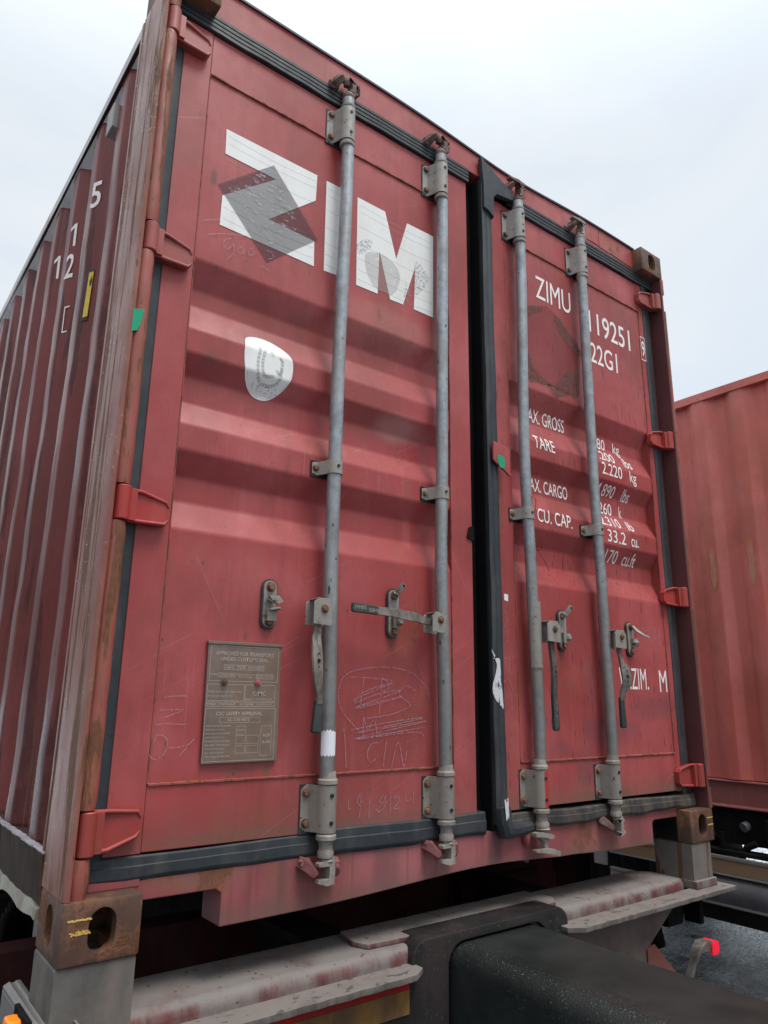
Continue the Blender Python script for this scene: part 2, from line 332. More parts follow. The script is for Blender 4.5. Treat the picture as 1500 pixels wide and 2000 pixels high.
# lettering ------------------------------------------------------------
def text_bm(s, off=0.0):
    cu = bpy.data.curves.new('t', 'FONT'); cu.body = s; cu.offset = off; cu.resolution_u = 4
    ob = bpy.data.objects.new('t', cu); COL.objects.link(ob); dg = bpy.context.evaluated_depsgraph_get(); dg.update()
    me = bpy.data.meshes.new_from_object(ob.evaluated_get(dg)); bm = bmesh.new(); bm.from_mesh(me)
    bpy.data.objects.remove(ob); bpy.data.curves.remove(cu); bpy.data.meshes.remove(me)
    return bm
def fit(bm, u0, u1, v0, v1, shear=0.0):
    xs = [v.co.x for v in bm.verts]; ys = [v.co.y for v in bm.verts]; a, b, c, d = min(xs), max(xs), min(ys), max(ys)
    for v in bm.verts:
        t = (v.co.y-c)/(d-c); v.co = Vector((u0+(v.co.x-a)/(b-a)*(u1-u0)+shear*t, v0+t*(v1-v0), 0))
    return bm
def poly_bm(polys):
    bm = bmesh.new()
    for p in polys: bm.faces.new([bm.verts.new((a, b, 0)) for a, b in p])
    bmesh.ops.triangulate(bm, faces=bm.faces[:])
    return bm
def soft(poly, jag=0.0, n=4):
    # round off a hand traced outline; jag roughens its edge
    P = [Vector(p) for p in poly]; out = []; k = len(P); rnd = random.Random(len(poly))
    for i in range(k):
        p0, p1, p2, p3 = P[i-1], P[i], P[(i+1) % k], P[(i+2) % k]
        for j in range(n):
            t = j/n; q_ = .5*((2*p1)+(p2-p0)*t+(2*p0-5*p1+4*p2-p3)*t*t+(p1*3-p0-p2*3+p3)*t**3)
            out.append((q_.x+rnd.uniform(-jag, jag), q_.y+rnd.uniform(-jag, jag)))
    return out
def on_prof(bm, cuts, fn, name, mat, parent, axis='xz', smooth=False):
    # lay a flat (u,v) drawing on a corrugated sheet: cut it at the folds, then push it onto the sheet
    lo = min(v.co[0 if axis[:2] == 'yz' else 1] for v in bm.verts); hi = max(v.co[0 if axis[:2] == 'yz' else 1] for v in bm.verts)
    k = 0 if axis[:2] == 'yz' else 1
    for c in cuts:
        if lo < c < hi:
            pn = (1, 0, 0) if k == 0 else (0, 1, 0)
            bmesh.ops.bisect_plane(bm, geom=bm.verts[:]+bm.edges[:]+bm.faces[:], plane_co=(c, c, 0), plane_no=pn)
    for v in bm.verts:
        u, w_ = v.co.x, v.co.y
        v.co = Vector((fn(u, w_) if axis == 'yzw' else fn(u), u, w_)) if axis[:2] == 'yz' else Vector((u, fn(w_)-v.co.z, w_))
    bmesh.ops.triangulate(bm, faces=bm.faces[:])
    return linkbm(bm, name, mat, parent, smooth)
def ribbons(strokes, w=.0022):
    bm = bmesh.new()
    for st in strokes:
        P = [Vector((a, b)) for a, b in st]
        if len(P) > 2:      # smooth the stroke
            Q = [P[0]]
            for i in range(len(P)-1):
                p0, p1, p2, p3 = P[max(i-1, 0)], P[i], P[i+1], P[min(i+2, len(P)-1)]
                for t in (.25, .5, .75, 1.0):
                    Q.append(.5*((2*p1)+(p2-p0)*t+(2*p0-5*p1+4*p2-p3)*t*t+(3*p1-p0-3*p2+p3)*t**3))
            P = Q
        for i_, (a, b) in enumerate(zip(P, P[1:])):
            d = b-a
            if d.length < 1e-6: continue
            n = Vector((-d.y, d.x)).normalized()*w/2; e = d.normalized()*w*.3
            bm.faces.new([bm.verts.new((*p, (len(bm.faces) % 40)*1.5e-5)) for p in (a-n-e, b-n+e, b+n+e, a+n-e)])
    return bm
T={'egg':[(0.344,1.498),(0.366,1.509),(0.399,1.513),(0.434,1.507),(0.47,1.49),(0.487,1.467),(0.49,1.429),(0.481,1.393),(0.46,1.36),(0.433,1.339),(0.405,1.333),(0.377,1.342),(0.353,1.367),(0.34,1.4),(0.335,1.442),(0.337,1.48)],'blob':[(0.737,1.924),(0.787,1.952),(0.84,1.947),(0.878,1.915),(0.878,1.868),(0.849,1.817),(0.812,1.816),(0.775,1.821),(0.745,1.861)],'blob2':[(0.948,1.978),(0.98,1.977),(1.009,1.933),(0.948,1.854)],'blob3':[(0.704,1.949),(0.753,1.991),(0.765,1.969),(0.716,1.915)],'br1':[(1.524,1.829),(1.541,1.783),(1.591,1.745),(1.671,1.734),(1.712,1.775),(1.762,1.821),(1.797,1.825),(1.82,1.801),(1.815,1.718),(1.72,1.716),(1.605,1.715),(1.51,1.713)],'br2':[(1.693,2.043),(1.711,2.052),(1.76,2.016),(1.852,1.941),(1.849,1.905),(1.788,1.926),(1.738,1.959),(1.698,1.995)],'br3':[(1.527,2.025),(1.61,2.056),(1.604,2.029),(1.55,1.997),(1.523,1.976)],'br4':[(1.623,1.72),(1.739,1.723),(1.764,1.718),(1.702,1.684),(1.661,1.684)],'plac':[(1.527,2.019),(1.636,2.071),(1.711,2.049),(1.851,1.934),(1.815,1.721),(1.51,1.716)],'strokes':[[(0.677,0.539),(0.694,0.576),(0.739,0.597),(0.841,0.608),(0.934,0.596),(0.993,0.556),(1.005,0.523)],[(0.677,0.539),(0.681,0.509),(0.698,0.479),(0.73,0.449),(0.747,0.436)],[(0.717,0.576),(0.759,0.577),(0.869,0.571)],[(0.763,0.575),(0.757,0.53),(0.752,0.492)],[(0.827,0.577),(0.823,0.521),(0.819,0.479)],[(0.827,0.577),(0.852,0.564),(0.848,0.545),(0.831,0.541)],[(0.952,0.544),(0.919,0.557),(0.894,0.543),(0.894,0.527),(0.934,0.503),(0.891,0.484),(0.839,0.473),(0.775,0.466)],[(0.728,0.512),(0.774,0.541),(0.866,0.564),(0.761,0.528),(0.735,0.507),(0.807,0.531),(0.898,0.543),(0.732,0.494),(0.808,0.505),(0.902,0.527),(0.742,0.497)],[(0.764,0.41),(0.765,0.469),(0.779,0.435),(0.802,0.463),(0.813,0.417)],[(0.724,0.436),(0.878,0.458),(0.978,0.465),(0.744,0.428),(0.993,0.457),(0.738,0.413),(0.986,0.44),(0.744,0.411),(0.949,0.427),(0.986,0.413)],[(0.817,0.401),(0.794,0.397),(0.781,0.377),(0.785,0.354),(0.801,0.352),(0.817,0.366)],[(0.847,0.411),(0.838,0.355),(0.835,0.335)],[(0.865,0.333),(0.889,0.402),(0.91,0.331),(0.924,0.404)],[(0.699,0.439),(0.705,0.399),(0.71,0.34)],[(0.758,0.27),(0.75,0.251),(0.759,0.239),(0.771,0.254)],[(0.762,0.269),(0.757,0.21)],[(0.792,0.274),(0.788,0.207)],[(0.837,0.261),(0.825,0.248),(0.836,0.241),(0.846,0.259),(0.842,0.233),(0.826,0.219),(0.811,0.228)],[(0.864,0.268),(0.861,0.203)],[(0.876,0.249),(0.891,0.255),(0.89,0.239),(0.875,0.223),(0.899,0.224)],[(0.916,0.26),(0.923,0.24),(0.941,0.248)],[(0.947,0.273),(0.944,0.217)],[(0.722,0.255),(0.72,0.234),(0.733,0.237)],[(0.192,0.516),(0.21,0.519),(0.243,0.52)],[(0.183,0.487),(0.238,0.488),(0.195,0.471)],[(0.188,0.434),(0.204,0.424),(0.207,0.408),(0.198,0.386),(0.179,0.379),(0.164,0.392),(0.164,0.405)],[(0.175,0.416),(0.179,0.43),(0.188,0.434)],[(0.176,0.454),(0.194,0.457),(0.248,0.455)],[(0.212,0.403),(0.238,0.405),(0.262,0.412),(0.271,0.423)],[(0.271,0.423),(0.239,0.385)],[(0.27,1.777),(0.252,1.764),(0.248,1.745),(0.265,1.741),(0.277,1.763),(0.277,1.729),(0.262,1.705),(0.26,1.699)],[(0.291,1.752),(0.304,1.763),(0.311,1.749),(0.298,1.738),(0.292,1.749)],[(0.324,1.763),(0.338,1.772),(0.342,1.756),(0.328,1.747),(0.324,1.76)],[(0.38,1.784),(0.398,1.786),(0.405,1.771),(0.388,1.758)],[(0.194,1.755),(0.251,1.783),(0.321,1.806)],[(0.364,1.722),(0.375,1.729),(0.384,1.724),(0.396,1.723)],[(0.181,1.794),(0.232,1.821)],[(1.321,0.798),(1.342,0.811),(1.357,0.778),(1.327,0.747)],[(1.33,0.731),(1.355,0.744),(1.35,0.709),(1.324,0.686),(1.336,0.664)],[(1.335,0.653),(1.385,0.66)],[(1.36,0.665),(1.358,0.609)],[(1.328,0.575),(1.353,0.587),(1.372,0.554)],[(1.338,0.532),(1.371,0.533)],[(1.355,0.554),(1.369,0.495)],[(2.15,0.788),(2.201,0.812)],[(2.193,0.757),(2.259,0.788)],[(2.225,0.814),(2.206,0.717)],[(2.251,0.822),(2.25,0.732)],[(2.209,0.204),(2.249,0.239),(2.286,0.244),(2.277,0.225)]],'white':[(1.253,0.676),(1.268,0.66),(1.26,0.649),(1.283,0.651),(1.291,0.639),(1.291,0.585),(1.296,0.558),(1.301,0.495),(1.286,0.505),(1.259,0.529),(1.254,0.563),(1.27,0.606),(1.275,0.633)]}
# ================================================================ the container on the trailer
W, H = 2.438, 2.591
box_ = thing('shipping_container', 'weathered red container with white ZIM lettering, four steel locking bars on its two doors', 'shipping container', group='shipping containers on trailers')
YD = .06; DEPTH = .036
COR = [(1.676, 1.602, 1.549, 1.467), (1.399, 1.341, 1.267, 1.198), (1.128, 1.063, .998, .921)]
def rounded(pts, r, n=6):
    out = [pts[0]]
    for a, b, c in zip(pts, pts[1:], pts[2:]):
        a, b, c = Vector(a), Vector(b), Vector(c); p = b+(a-b).normalized()*r; q_ = b+(c-b).normalized()*r
        for i in range(n+1):
            t = i/n; out.append(tuple((1-t)**2*p+2*t*(1-t)*b+t*t*q_))
    out.append(pts[-1]); return out
raw = [(.325, YD)]
for a, b, c, d in reversed(COR): raw += [(d, YD), (c, YD+DEPTH), (b, YD+DEPTH), (a, YD)]
raw += [(2.282, YD)]
PROF = rounded(raw, .007)
def dprof(z, off=.0):
    if z <= PROF[0][0] or z >= PROF[-1][0]: return YD-off
    for (z0, y0), (z1, y1) in zip(PROF, PROF[1:]):
        if z0 <= z <= z1: return y0+(y1-y0)*(z-z0)/max(z1-z0, 1e-9)-off
    return YD-off
DC = [p[0] for p in PROF[1:-1]]
def door(mat, xl, xr, pa, pb):
    # frame tubes + corrugated panel as one welded leaf
    mb = MB(); y0, y1 = .0575, .105
    mb.box(xl, pa, y0, y1, .182, 2.428); mb.box(pb, xr, y0, y1, .182, 2.428)
    mb.box(pa, pb, y0+.0008, y1-.001, .184, .325); mb.box(pa, pb, y0+.0008, y1-.001, 2.282, 2.426)
    d = mb.build('door', mat, box_, bevel=.003)
    # panel
    p = MB(); xs = [pa, pb]; n = len(PROF)
    p.add([(pa+.0004, y, z) for z, y in PROF]+[(pb-.0004, y, z) for z, y in PROF], [(i, i+1, n+i+1, n+i) for i in range(n-1)])
    po = p.build('door_panel', mat, d, fix=False, smooth=False)
    s = MB()
    for z in (.325, 2.282): s.tube([(pa+.002+i*(pb-pa-.004)/60, .0575, z+random.uniform(-.0007, .0007)) for i in range(61)], [.0038+random.uniform(-.0005, .0005) for i in range(61)], 6)
    for x in (pa, pb): s.tube([(x+random.uniform(-.0006, .0006), .0582, .327+i*.0326) for i in range(61)], .0022, 5)
    s.build('weld_bead', 'weld', d)
    return d
dl = door('door_left', .084, 1.199, .168, 1.104)
dr = door('door_right', 1.309, 2.335, 1.399, 2.300)
dr['label'] = 'right door leaf with the white container numbers'; dl['label'] = 'left door leaf with the big white ZIM letters'
# ---- rubber seals
def seal(name, poly_yz_or, axis, a, b, mat, par, n=1):
    mb = MB(); mb.prism(poly_yz_or, axis, a, b); return mb.build(name, mat, par, angle=35)
def ribz(z0, z1, yb, yf, k=3, dp=.0045):      # ribbed section in (y,z)
    pts = [(yb, z0)]; h = (z1-z0)/k
    for i in range(k): pts += [(yf+dp, z0+h*i+h*.04), (yf, z0+h*(i+.16)), (yf, z0+h*(i+.84)), (yf+dp, z0+h*(i+1)-h*.04)]
    return pts+[(yb, z1)]
def ribx(x0, x1, yb, yf, k=2, dp=.0025):      # section in (x,y)
    pts = [(x0, yb)]; h = (x1-x0)/k
    for i in range(k): pts += [(x0+h*i+h*.03, yf+dp), (x0+h*(i+.15), yf), (x0+h*(i+.85), yf), (x0+h*(i+1)-h*.03, yf+dp)]
    return pts+[(x1, yb)]
def wavy_seal(name, mat, par, x0, x1, z0, z1, yb, yf, k=3, amp=.0015, n=60):
    base = ribz(0, 1, yb, yf, k) if k > 1 else [(yb, 0), (yf+.006, 0), (yf+.001, .14), (yf, .20), (yf, .60), (yf+.003, .64), (yf+.004, .94), (yf+.008, 1), (yb, 1)]; rings = []; ph = random.random()*9
    for i in range(n+1):
        x = x0+(x1-x0)*i/n; w1 = amp*math.sin(x*17+ph)+amp*.6*math.sin(x*41+ph*2); w2 = amp*math.sin(x*11+ph*3)
        rings.append([(x, y+w2*.4*(0 if y == yb else 1), z0+w1+(z1-z0+w2-w1)*t) for y, t in base])
    mb = MB(); mb.strip(rings); return mb.build(name, mat, par, angle=12)
wavy_seal('seal', 'rubber', dl, .052, 1.204, 2.428, 2.489, .10, .047, 4)
wavy_seal('seal', 'rubber', dl, .052, .660, .130, .181, .10, .050, 1)
wavy_seal('seal', 'rubber', dl, .655, 1.225, .126, .189, .10, .044, 1)
seal('seal', [(.050, .10), (.050, .058), (.056, .053), (.078, .055), (.0845, .060), (.0845, .10)], 2, .15, 2.46, 'rubber', dl)
wavy_seal('seal', 'rubber', dr, 1.42, 2.44, 2.428, 2.489, .10, .047, 4)
wavy_seal('seal', 'rubber_dirty', dr, 1.285, 2.39, .123, .172, .10, .040, 1, .0035)
seal('seal', [(2.334, .10), (2.334, .056), (2.342, .051), (2.376, .053), (2.386, .060), (2.386, .10)], 2, .14, 2.46, 'rubber', dr)
g = MB(); g.box(1.197, 1.262, .098, .120, .135, 2.47); g.box(1.197, 1.203, .066, .099, .135, 2.46)
g.box(1.254, 1.262, .05, .099, .135, 2.46)
g.build('seal', 'black', dr)
g = MB(); ys = []
base = ribx(1.259, 1.311, .098, .034, 2); rings = []
for i in range(90):
    z = .150+i*(2.32)/89; dx = .0008*math.sin(z*9)+.0006*math.sin(z*23+1)
    rings.append([(x+dx, y+(.0006*math.sin(z*14) if y < .05 else 0), z) for x, y in base])
g.strip(rings); g.build('seal', 'rubber', dr, angle=40)
# widened ends of the centre seal
g = MB(); g.prism([(1.252, .045+2.51), (1.300, 2.535), (1.375, 2.497), (1.43, 2.487), (1.43, 2.44), (1.335, 2.425), (1.318, 2.405), (1.316, 2.31), (1.285, 2.33), (1.262, 2.335), (1.262, 2.45)], 1, .024, .046)
g.build('seal', 'rubber', dr, bevel=.004)
g = MB(); g.tube([(1.285, .036, .20), (1.287, .034, .16), (1.295, .036, .135), (1.33, .042, .128), (1.42, .046, .132)], [.026, .028, .030, .024, .02], 10)
g.build('seal', 'rubber', dr)
g = MB(); g.prism([(1.181, 1.075), (1.199, 1.083), (1.203, 1.030), (1.172, 1.040)], 1, .052, .056); g.build('rubber_flap', 'black', dl)
g = MB(); g.prism([(1.270, 1.392), (1.320, 1.386), (1.352, 1.378), (1.352, 1.29), (1.366, 1.284), (1.35, 1.279), (1.327, 1.292), (1.277, 1.318), (1.270, 1.325)], 1, .018, .026)
g.build('lap_plate', 'door_right', dr, bevel=.002)
def flat(name, mat, par, polys, off, cuts=DC, y=None):
    return on_prof(poly_bm(polys), [] if y is not None else cuts, (lambda z: y) if y is not None else (lambda z: dprof(z, off)), name, mat, par)
flat('sticker', 'green', dr, [[(1.283, 1.345), (1.322, 1.343), (1.324, 1.301), (1.300, 1.300), (1.289, 1.322)]], 0, y=.0165)
flat('sticker', 'tape', dr, [[(1.343, .870), (1.363, .868), (1.362, .845), (1.344, .848)]], 0, y=.0565)
flat('worn_paint', 'scuff', dr, [soft(T['white'], .0015)], 0, y=.0325)
flat('worn_paint', 'scuff', dr, [[(1.268, .225), (1.285, .23), (1.287, .17), (1.274, .165)]], 0, y=.0085)
# ---- big letters, markings and stickers of the left door
Zp = [(.231, 2.127), (.544, 2.128), (.542, 2.034), (.384, 1.893), (.543, 1.888), (.545, 1.801), (.233, 1.806), (.234, 1.902), (.4, 2.040), (.233, 2.043)]
Ip = [(.579, 2.126), (.667, 2.126), (.669, 1.806), (.581, 1.801)]
Mp = [(.701, 2.124), (.816, 2.123), (.866, 1.961), (.912, 2.121), (1.033, 2.122), (1.031, 1.799), (.944, 1.800), (.950, 1.964), (.897, 1.800), (.842, 1.799), (.795, 1.960), (.790, 1.800), (.704, 1.799)]
for p in (Zp, Ip, Mp): flat('lettering', 'white', dl, [p], .0012)
flat('logo_film', 'film', dl, [[(.390, 2.085), (.217, 1.931), (.386, 1.748), (.556, 1.898)]], .0020)
flat('logo_scuff', 'filmwear', dl, [[(.385, 2.075), (.25, 1.935), (.385, 1.80), (.50, 1.90)]], .0028)
for k in ('blob', 'blob2', 'blob3'): flat('residue', 'ghost' if k == 'blob' else 'ghost2', dl, [soft(T[k], .001)], .0020)
flat('residue', 'ghost2', dl, [[(.905, 1.885), (.925, 1.87), (.93, 1.84), (.915, 1.815), (.90, 1.83)]], .0026)
for zc in (2.10, 2.075, 2.02, 1.955, 1.90, 1.86, 1.825):
    on_prof(ribbons([[(.24, zc+.006), (.4, zc-.002), (.54, zc+.003)], [(.585, zc), (.66, zc-.004)], [(.71, zc-.002), (.79, zc-.006), (.90, zc-.012), (1.02, zc-.010)]], .0016), DC, lambda z: dprof(z, .0016), 'crease', 'crease', dl)
flat('sticker', 'white', dl, [soft(T['egg'])], .0012)
cx_, cz_ = .415, 1.42
on_prof(ribbons([[(.385, 1.475), (.378, 1.43), (.385, 1.385), (.415, 1.372), (.445, 1.385), (.455, 1.43)], [(.398, 1.47), (.392, 1.43), (.40, 1.395), (.43, 1.40)], [(.446, 1.46), (.455, 1.45), (.448, 1.41), (.437, 1.42)], [(.42, 1.47), (.424, 1.46)]], .009), DC, lambda z: dprof(z, .0018), 'sticker_print', 'print', dl)
def txt(s, u0, u1, v0, v1, par, mat='letter', off=.012, y=None, shear=0.0, name='lettering', o=.0013):
    bm = fit(text_bm(s, off), u0, u1, v0, v1, shear)
    return on_prof(bm, [] if y is not None else DC, (lambda z: y) if y is not None else (lambda z: dprof(z, o)), name, mat, par)
txt('1828', .372, .455, 1.352, 1.371, dl, 'ghost2', .01, o=.0020)
on_prof(ribbons([[(a, b) for a, b in [((x-.415)*.93+.415, (z-1.42)*.94+1.42) for x, z in T['egg'][6:14]]]], .0014), DC, lambda z: dprof(z, .0021), 'sticker_print', 'ghost2', dl)
on_prof(ribbons(T['strokes'], .0021), DC, lambda z: dprof(z, .0036), 'chalk_writing', 'chalk', dl)
# ---- right door markings
txt('ZIMU', 1.580, 1.799, 2.086, 2.186, dr, off=.0)
txt('119251', 1.919, 2.216, 2.051, 2.155, dr, off=.006)
txt('22G1', 1.916, 2.106, 1.909, 2.003, dr, off=.006)
txt('9', 2.3045, 2.3275, 2.058, 2.135, dr, y=.0560)
fr = [[(2.297, 2.155), (2.333, 2.155), (2.333, 2.151), (2.297, 2.151)], [(2.297, 2.040), (2.333, 2.040), (2.333, 2.036), (2.297, 2.036)], [(2.297, 2.151), (2.2995, 2.151), (2.2995, 2.040), (2.297, 2.040)], [(2.3305, 2.151), (2.333, 2.151), (2.333, 2.040), (2.3305, 2.040)]]
flat('lettering', 'letter', dr, fr, 0, y=.0562)
for s, a, b, c, d in (('MAX. GROSS', 1.513, 1.757, 1.557, 1.612), ('TARE', 1.534, 1.652, 1.440, 1.492), ('MAX. CARGO', 1.511, 1.758, 1.280, 1.331), ('CU. CAP.', 1.534, 1.733, 1.154, 1.205)):
    txt(s, a, b, c, d, dr, off=.003)
for s, a, b, c, d in (('.480', 1.928, 2.023, 1.541, 1.590), ('kg', 2.078, 2.124, 1.530, 1.590), ('1.200', 1.924, 2.056, 1.485, 1.530), ('lbs', 2.118, 2.176, 1.483, 1.530),
                      ('2.220', 1.945, 2.082, 1.420, 1.473), ('kg', 2.135, 2.182, 1.406, 1.468), ('4.890', 1.930, 2.050, 1.338, 1.384), ('lbs', 2.105, 2.155, 1.336, 1.384),
                      ('.260', 1.944, 2.040, 1.262, 1.312), ('k', 2.090, 2.108, 1.262, 1.312), ('2.310', 1.930, 2.062, 1.206, 1.250), ('lb', 2.110, 2.152, 1.206, 1.248),
                      ('33.2', 1.953, 2.075, 1.138, 1.190), ('cu.', 2.112, 2.162, 1.138, 1.172), ('1.170', 1.915, 2.040, 1.060, 1.110), ('cu.ft', 2.078, 2.164, 1.060, 1.112)):
    txt(s, a, b, c, d, dr, off=.004)
txt('W.ZIM.', 1.966, 2.158, .566, .647, dr, off=.0); txt('M', 2.234, 2.286, .560, .645, dr, off=.0)
for k in ('br1', 'br2', 'br3', 'br4'): flat('glue_residue', 'glue', dr, [soft(T[k], .004, 6)], .0016)
flat('placard_trace', 'plac', dr, [T['plac']], .0009)
# ---- data plate
pt = MB(); pt.prism([(.288, .646), (.491, .647), (.493, .365), (.290, .364)], 1, .050, .0585); pt.prism([(.286, .652), (.493, .653), (.493, .645), (.286, .644)], 1, .047, .0585)
plate = pt.build('data_plate', 'plate', box_, bevel=.0015)
py = .0494
def ptx(s, a, b, c, d): txt(s, a, b, c, d, plate, 'platetxt', .01, y=py, name='engraving')
ptx('APPROVED FOR TRANSPORT', .309, .470, .619, .6285); ptx('UNDER CUSTOMS SEAL', .322, .455, .606, .615)
ptx('GB/C  7278  NV/2007', .335, .440, .587, .593); ptx('TYPE   CN22-20A', .297, .362, .569, .574); ptx('MANUFACTURER NO OF', .367, .417, .571, .5745); ptx('THE CONTAINER', .373, .412, .5655, .569); ptx('DCMC 1 H-12.3', .424, .467, .567, .573)
ptx('TIMBER COMPONENT TREATMENT', .294, .385, .528, .533); ptx('IM / FOR EIT  ON TO  79M', .294, .360, .518, .523); ptx('CIMC', .415, .452, .523, .533); ptx('DALIAN CIMC CONTAINERS CO. LTD', .395, .470, .512, .5165)
ptx('TIMBER COMPONENT      NO REPAIR   CERTIFICATE', .293, .470, .499, .504); ptx('CSC SAFETY APPROVAL', .320, .445, .475, .484); ptx('GL-CN-4872', .350, .410, .462, .468)
for i, s in enumerate(('DATE MANUFACTURED', 'IDENTIFICATION NO.', 'MAXIMUM GROSS WEIGHT', 'ALLOW. STACK. WT. FOR 1.8 G', 'RACKING TEST LOAD VALUE', 'END WALL', 'FLOOR TEST LOAD VALUE', 'RACK. TEST LOAD VALUE', 'END WALL STRENGTH')):
    ptx(s, .296, .345+.008*(len(s) % 3), .449-.0088*i, .4525-.0088*i)
ptx('ACEP', .449, .470, .424, .431); ptx('IL-01', .449, .470, .408, .415)
def rect(a, b, c, d): return [[(a, c), (b, c), (b, d), (a, d), (a, c)]]
def lines(rs, w_=.0011):
    bm = bmesh.new()
    for a, b, c, d in rs:
        for x0, x1, z0, z1 in ((a, b, c, c+w_), (a, b, d-w_, d), (a, a+w_, c+w_, d-w_), (b-w_, b, c+w_, d-w_)):
            bm.faces.new([bm.verts.new(p) for p in ((x0, z0, 0), (x1, z0, 0), (x1, z1, 0), (x0, z1, 0))])
    return on_prof(bm, [], lambda z: py+.0002, 'engraving', 'platetxt', plate)
lines([(.295, .484, .556, .642), (.332, .443, .584, .596), (.318, .364, .566, .576), (.421, .470, .564, .575), (.292, .392, .509, .549), (.393, .478, .509, .549), (.291, .478, .496, .507), (.291, .482, .369, .492)])
lines([(.443, .474, .379, .450), (.376, .402, .441, .450), (.376, .402, .430, .439), (.376, .402, .408, .428), (.404, .438, .408, .428), (.376, .402, .386, .404), (.404, .438, .386, .404), (.33, .44, .458, .471)], .0008)
for x, mt in ((.335, 'bolt'), (.427, 'header')):
    m = MB(); m.lathe((x, .0495, .554), (x, .040, .554), [(0, .0085), (.45, .0085), (.5, .005), (1, .0042)], 16); m.build('rivet', mt, plate)
# ---- hinges
def hinge(zb, zt, right, mat, par, flip=False):
    # barrel + tapered blade with raised rims
    sx = (lambda x: W-x) if right else (lambda x: x); d_ = MB()
    zc = (zb+zt)/2; up_ = not flip
    d_.lathe((sx(.036), .020, zb-.003), (sx(.036), .020, zt+.003), [(0, .016), (.03, .0185), (.97, .0185), (1, .016)], 18)
    tip0, tip1 = (zb+.002, zt-.014) if up_ else (zb+.020, zt-.004)
    pl = [(sx(.030), zb), (sx(.075), zb), (sx(.145), tip0), (sx(.155), tip0+.012), (sx(.155), tip1-.012), (sx(.145), tip1), (sx(.075), zt), (sx(.030), zt)]
    d_.prism(pl, 1, .036, .056)
    d_.prism([(sx(.03), zb), (sx(.07), zb), (sx(.07), zt), (sx(.03), zt)], 1, .018, .037)
    d_.tube([(sx(.050), .030, zt-.001), (sx(.085), .033, zt-.002), (sx(.145), .036, tip1-.003), (sx(.153), .036, tip1-.015)], [.0055, .0055, .005, .003], 8)
    d_.tube([(sx(.050), .030, zb+.002), (sx(.085), .033, zb+.003), (sx(.145), .036, tip0+.004), (sx(.153), .036, tip0+.015)], [.0055, .0055, .005, .003], 8)
    return d_.build('hinge', mat, par, bevel=.003)
HZ = [(.199, .281, True), (.913, .990, False), (1.617, 1.692, False), (2.312, 2.386, False)]
for i, (a, b, f_) in enumerate(HZ):
    hinge(a, b, False, 'hinge' if i < 2 else 'hinge_old', dl, f_)
    hinge(a, b, True, 'hinge' if i < 3 else 'hinge_old', dr, False)
# ---- corner posts
zs = [.118]+[v for a, b, f_ in HZ for v in (a-.006, b+.006)]+[2.473]
pm = MB(); pm.prism([(0, .206), (0, .192), (.003, .190), (.003, .183), (.0, .181), (0, .016), (.003, .006), (.010, .0015), (.013, .004), (.013, .062), (.056, .066), (.056, .206)], 2, .118, 2.473)
post = pm.build('corner_post', 'post', box_, angle=25)
pc = MB()
for a, b in zip(zs[::2], zs[1::2]):
    k = max(2, int((b-a)/.02)); rings = []; n = 22
    for i in range(k+1):
        z = a+(b-a)*i/k; e_ = .0022 if i in (0, k) else 0
        rings.append([(.0305+(.0205-e_+.0006*math.sin(z*60+t))*math.cos(t), .0245+(.0215-e_+.0006*math.sin(z*47))*math.sin(t), z) for t in [2*math.pi*j/n for j in range(n)]])
    pc.strip(rings)
pc.build('hinge_pin_cover', 'pin', post, angle=50)
flat('sticker', 'green', post, [[(.008, 1.435), (.034, 1.440), (.028, 1.400), (.022, 1.380), (.008, 1.374)]], 0, y=.0012)
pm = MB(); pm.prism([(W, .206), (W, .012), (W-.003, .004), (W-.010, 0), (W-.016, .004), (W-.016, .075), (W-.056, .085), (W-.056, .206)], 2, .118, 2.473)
rp = pm.build('corner_post', 'post_shaded', box_, angle=25)
pc = MB()
for a, b in zip(zs[::2], zs[1::2]): pc.prism([(W-.013, .002), (W+.001, -.002), (W+.003, .02), (W-.006, .03)], 2, a, b)
pc.build('post_lip', 'pin', rp, bevel=.002)
for x0, x1 in ((0, .08), (W-.08, W)):
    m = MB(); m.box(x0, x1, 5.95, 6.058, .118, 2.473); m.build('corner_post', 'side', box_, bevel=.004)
# ---- corner castings (hollow, with slotted faces)
def casting(x0, y0, z0, name='corner_casting', fx=1, mat='rustcast', cut=True):
    hx, hy, hz = .162, .178, .118
    m = MB(); m.box(x0, x0+hx, y0, y0+hy, z0, z0+hz); o = m.build(name, mat, box_, bevel=.006, segs=2); o.modifiers.clear()
    if not cut: return o
    cs = []
    c = MB(); c.box(x0+.026, x0+hx-.026, y0+.026, y0+hy-.026, z0+.026, z0+hz-.026); cs.append(c)
    c = MB(); c.prism(stad(x0+.081+.0*fx, z0+.060, .0275, .042), 1, y0-.02, y0+.05); cs.append(c)
    c = MB(); c.prism([(y, z) for y, z in stad(y0+.089, z0+.060, .0255, .040)], 0, (x0-.02) if x0 < 1 else x0+hx-.05, (x0+.05) if x0 < 1 else x0+hx+.02); cs.append(c)
    c = MB(); zz_ = z0 if z0 < 1 else z0+hz; c.prism([(x0+.081+(b-0)*.0+(a), y0+.089+(b)) for a, b in stad(0, 0, .032, .062)], 2, zz_-.04, zz_+.04); cs.append(c)
    dg = bpy.context.evaluated_depsgraph_get; cobs = []
    for c in cs:
        co_ = c.build('cutter', mat, None); cobs.append(co_)
        md = o.modifiers.new('b', 'BOOLEAN'); md.operation = 'DIFFERENCE'; md.solver = 'EXACT'; md.object = co_
    bpy.context.view_layer.update()
    me = bpy.data.meshes.new_from_object(o.evaluated_get(dg())); o.modifiers.clear(); o.data = me
    me.set_sharp_from_angle(angle=R(30))
    for co_ in cobs: bpy.data.objects.remove(co_)
    return o
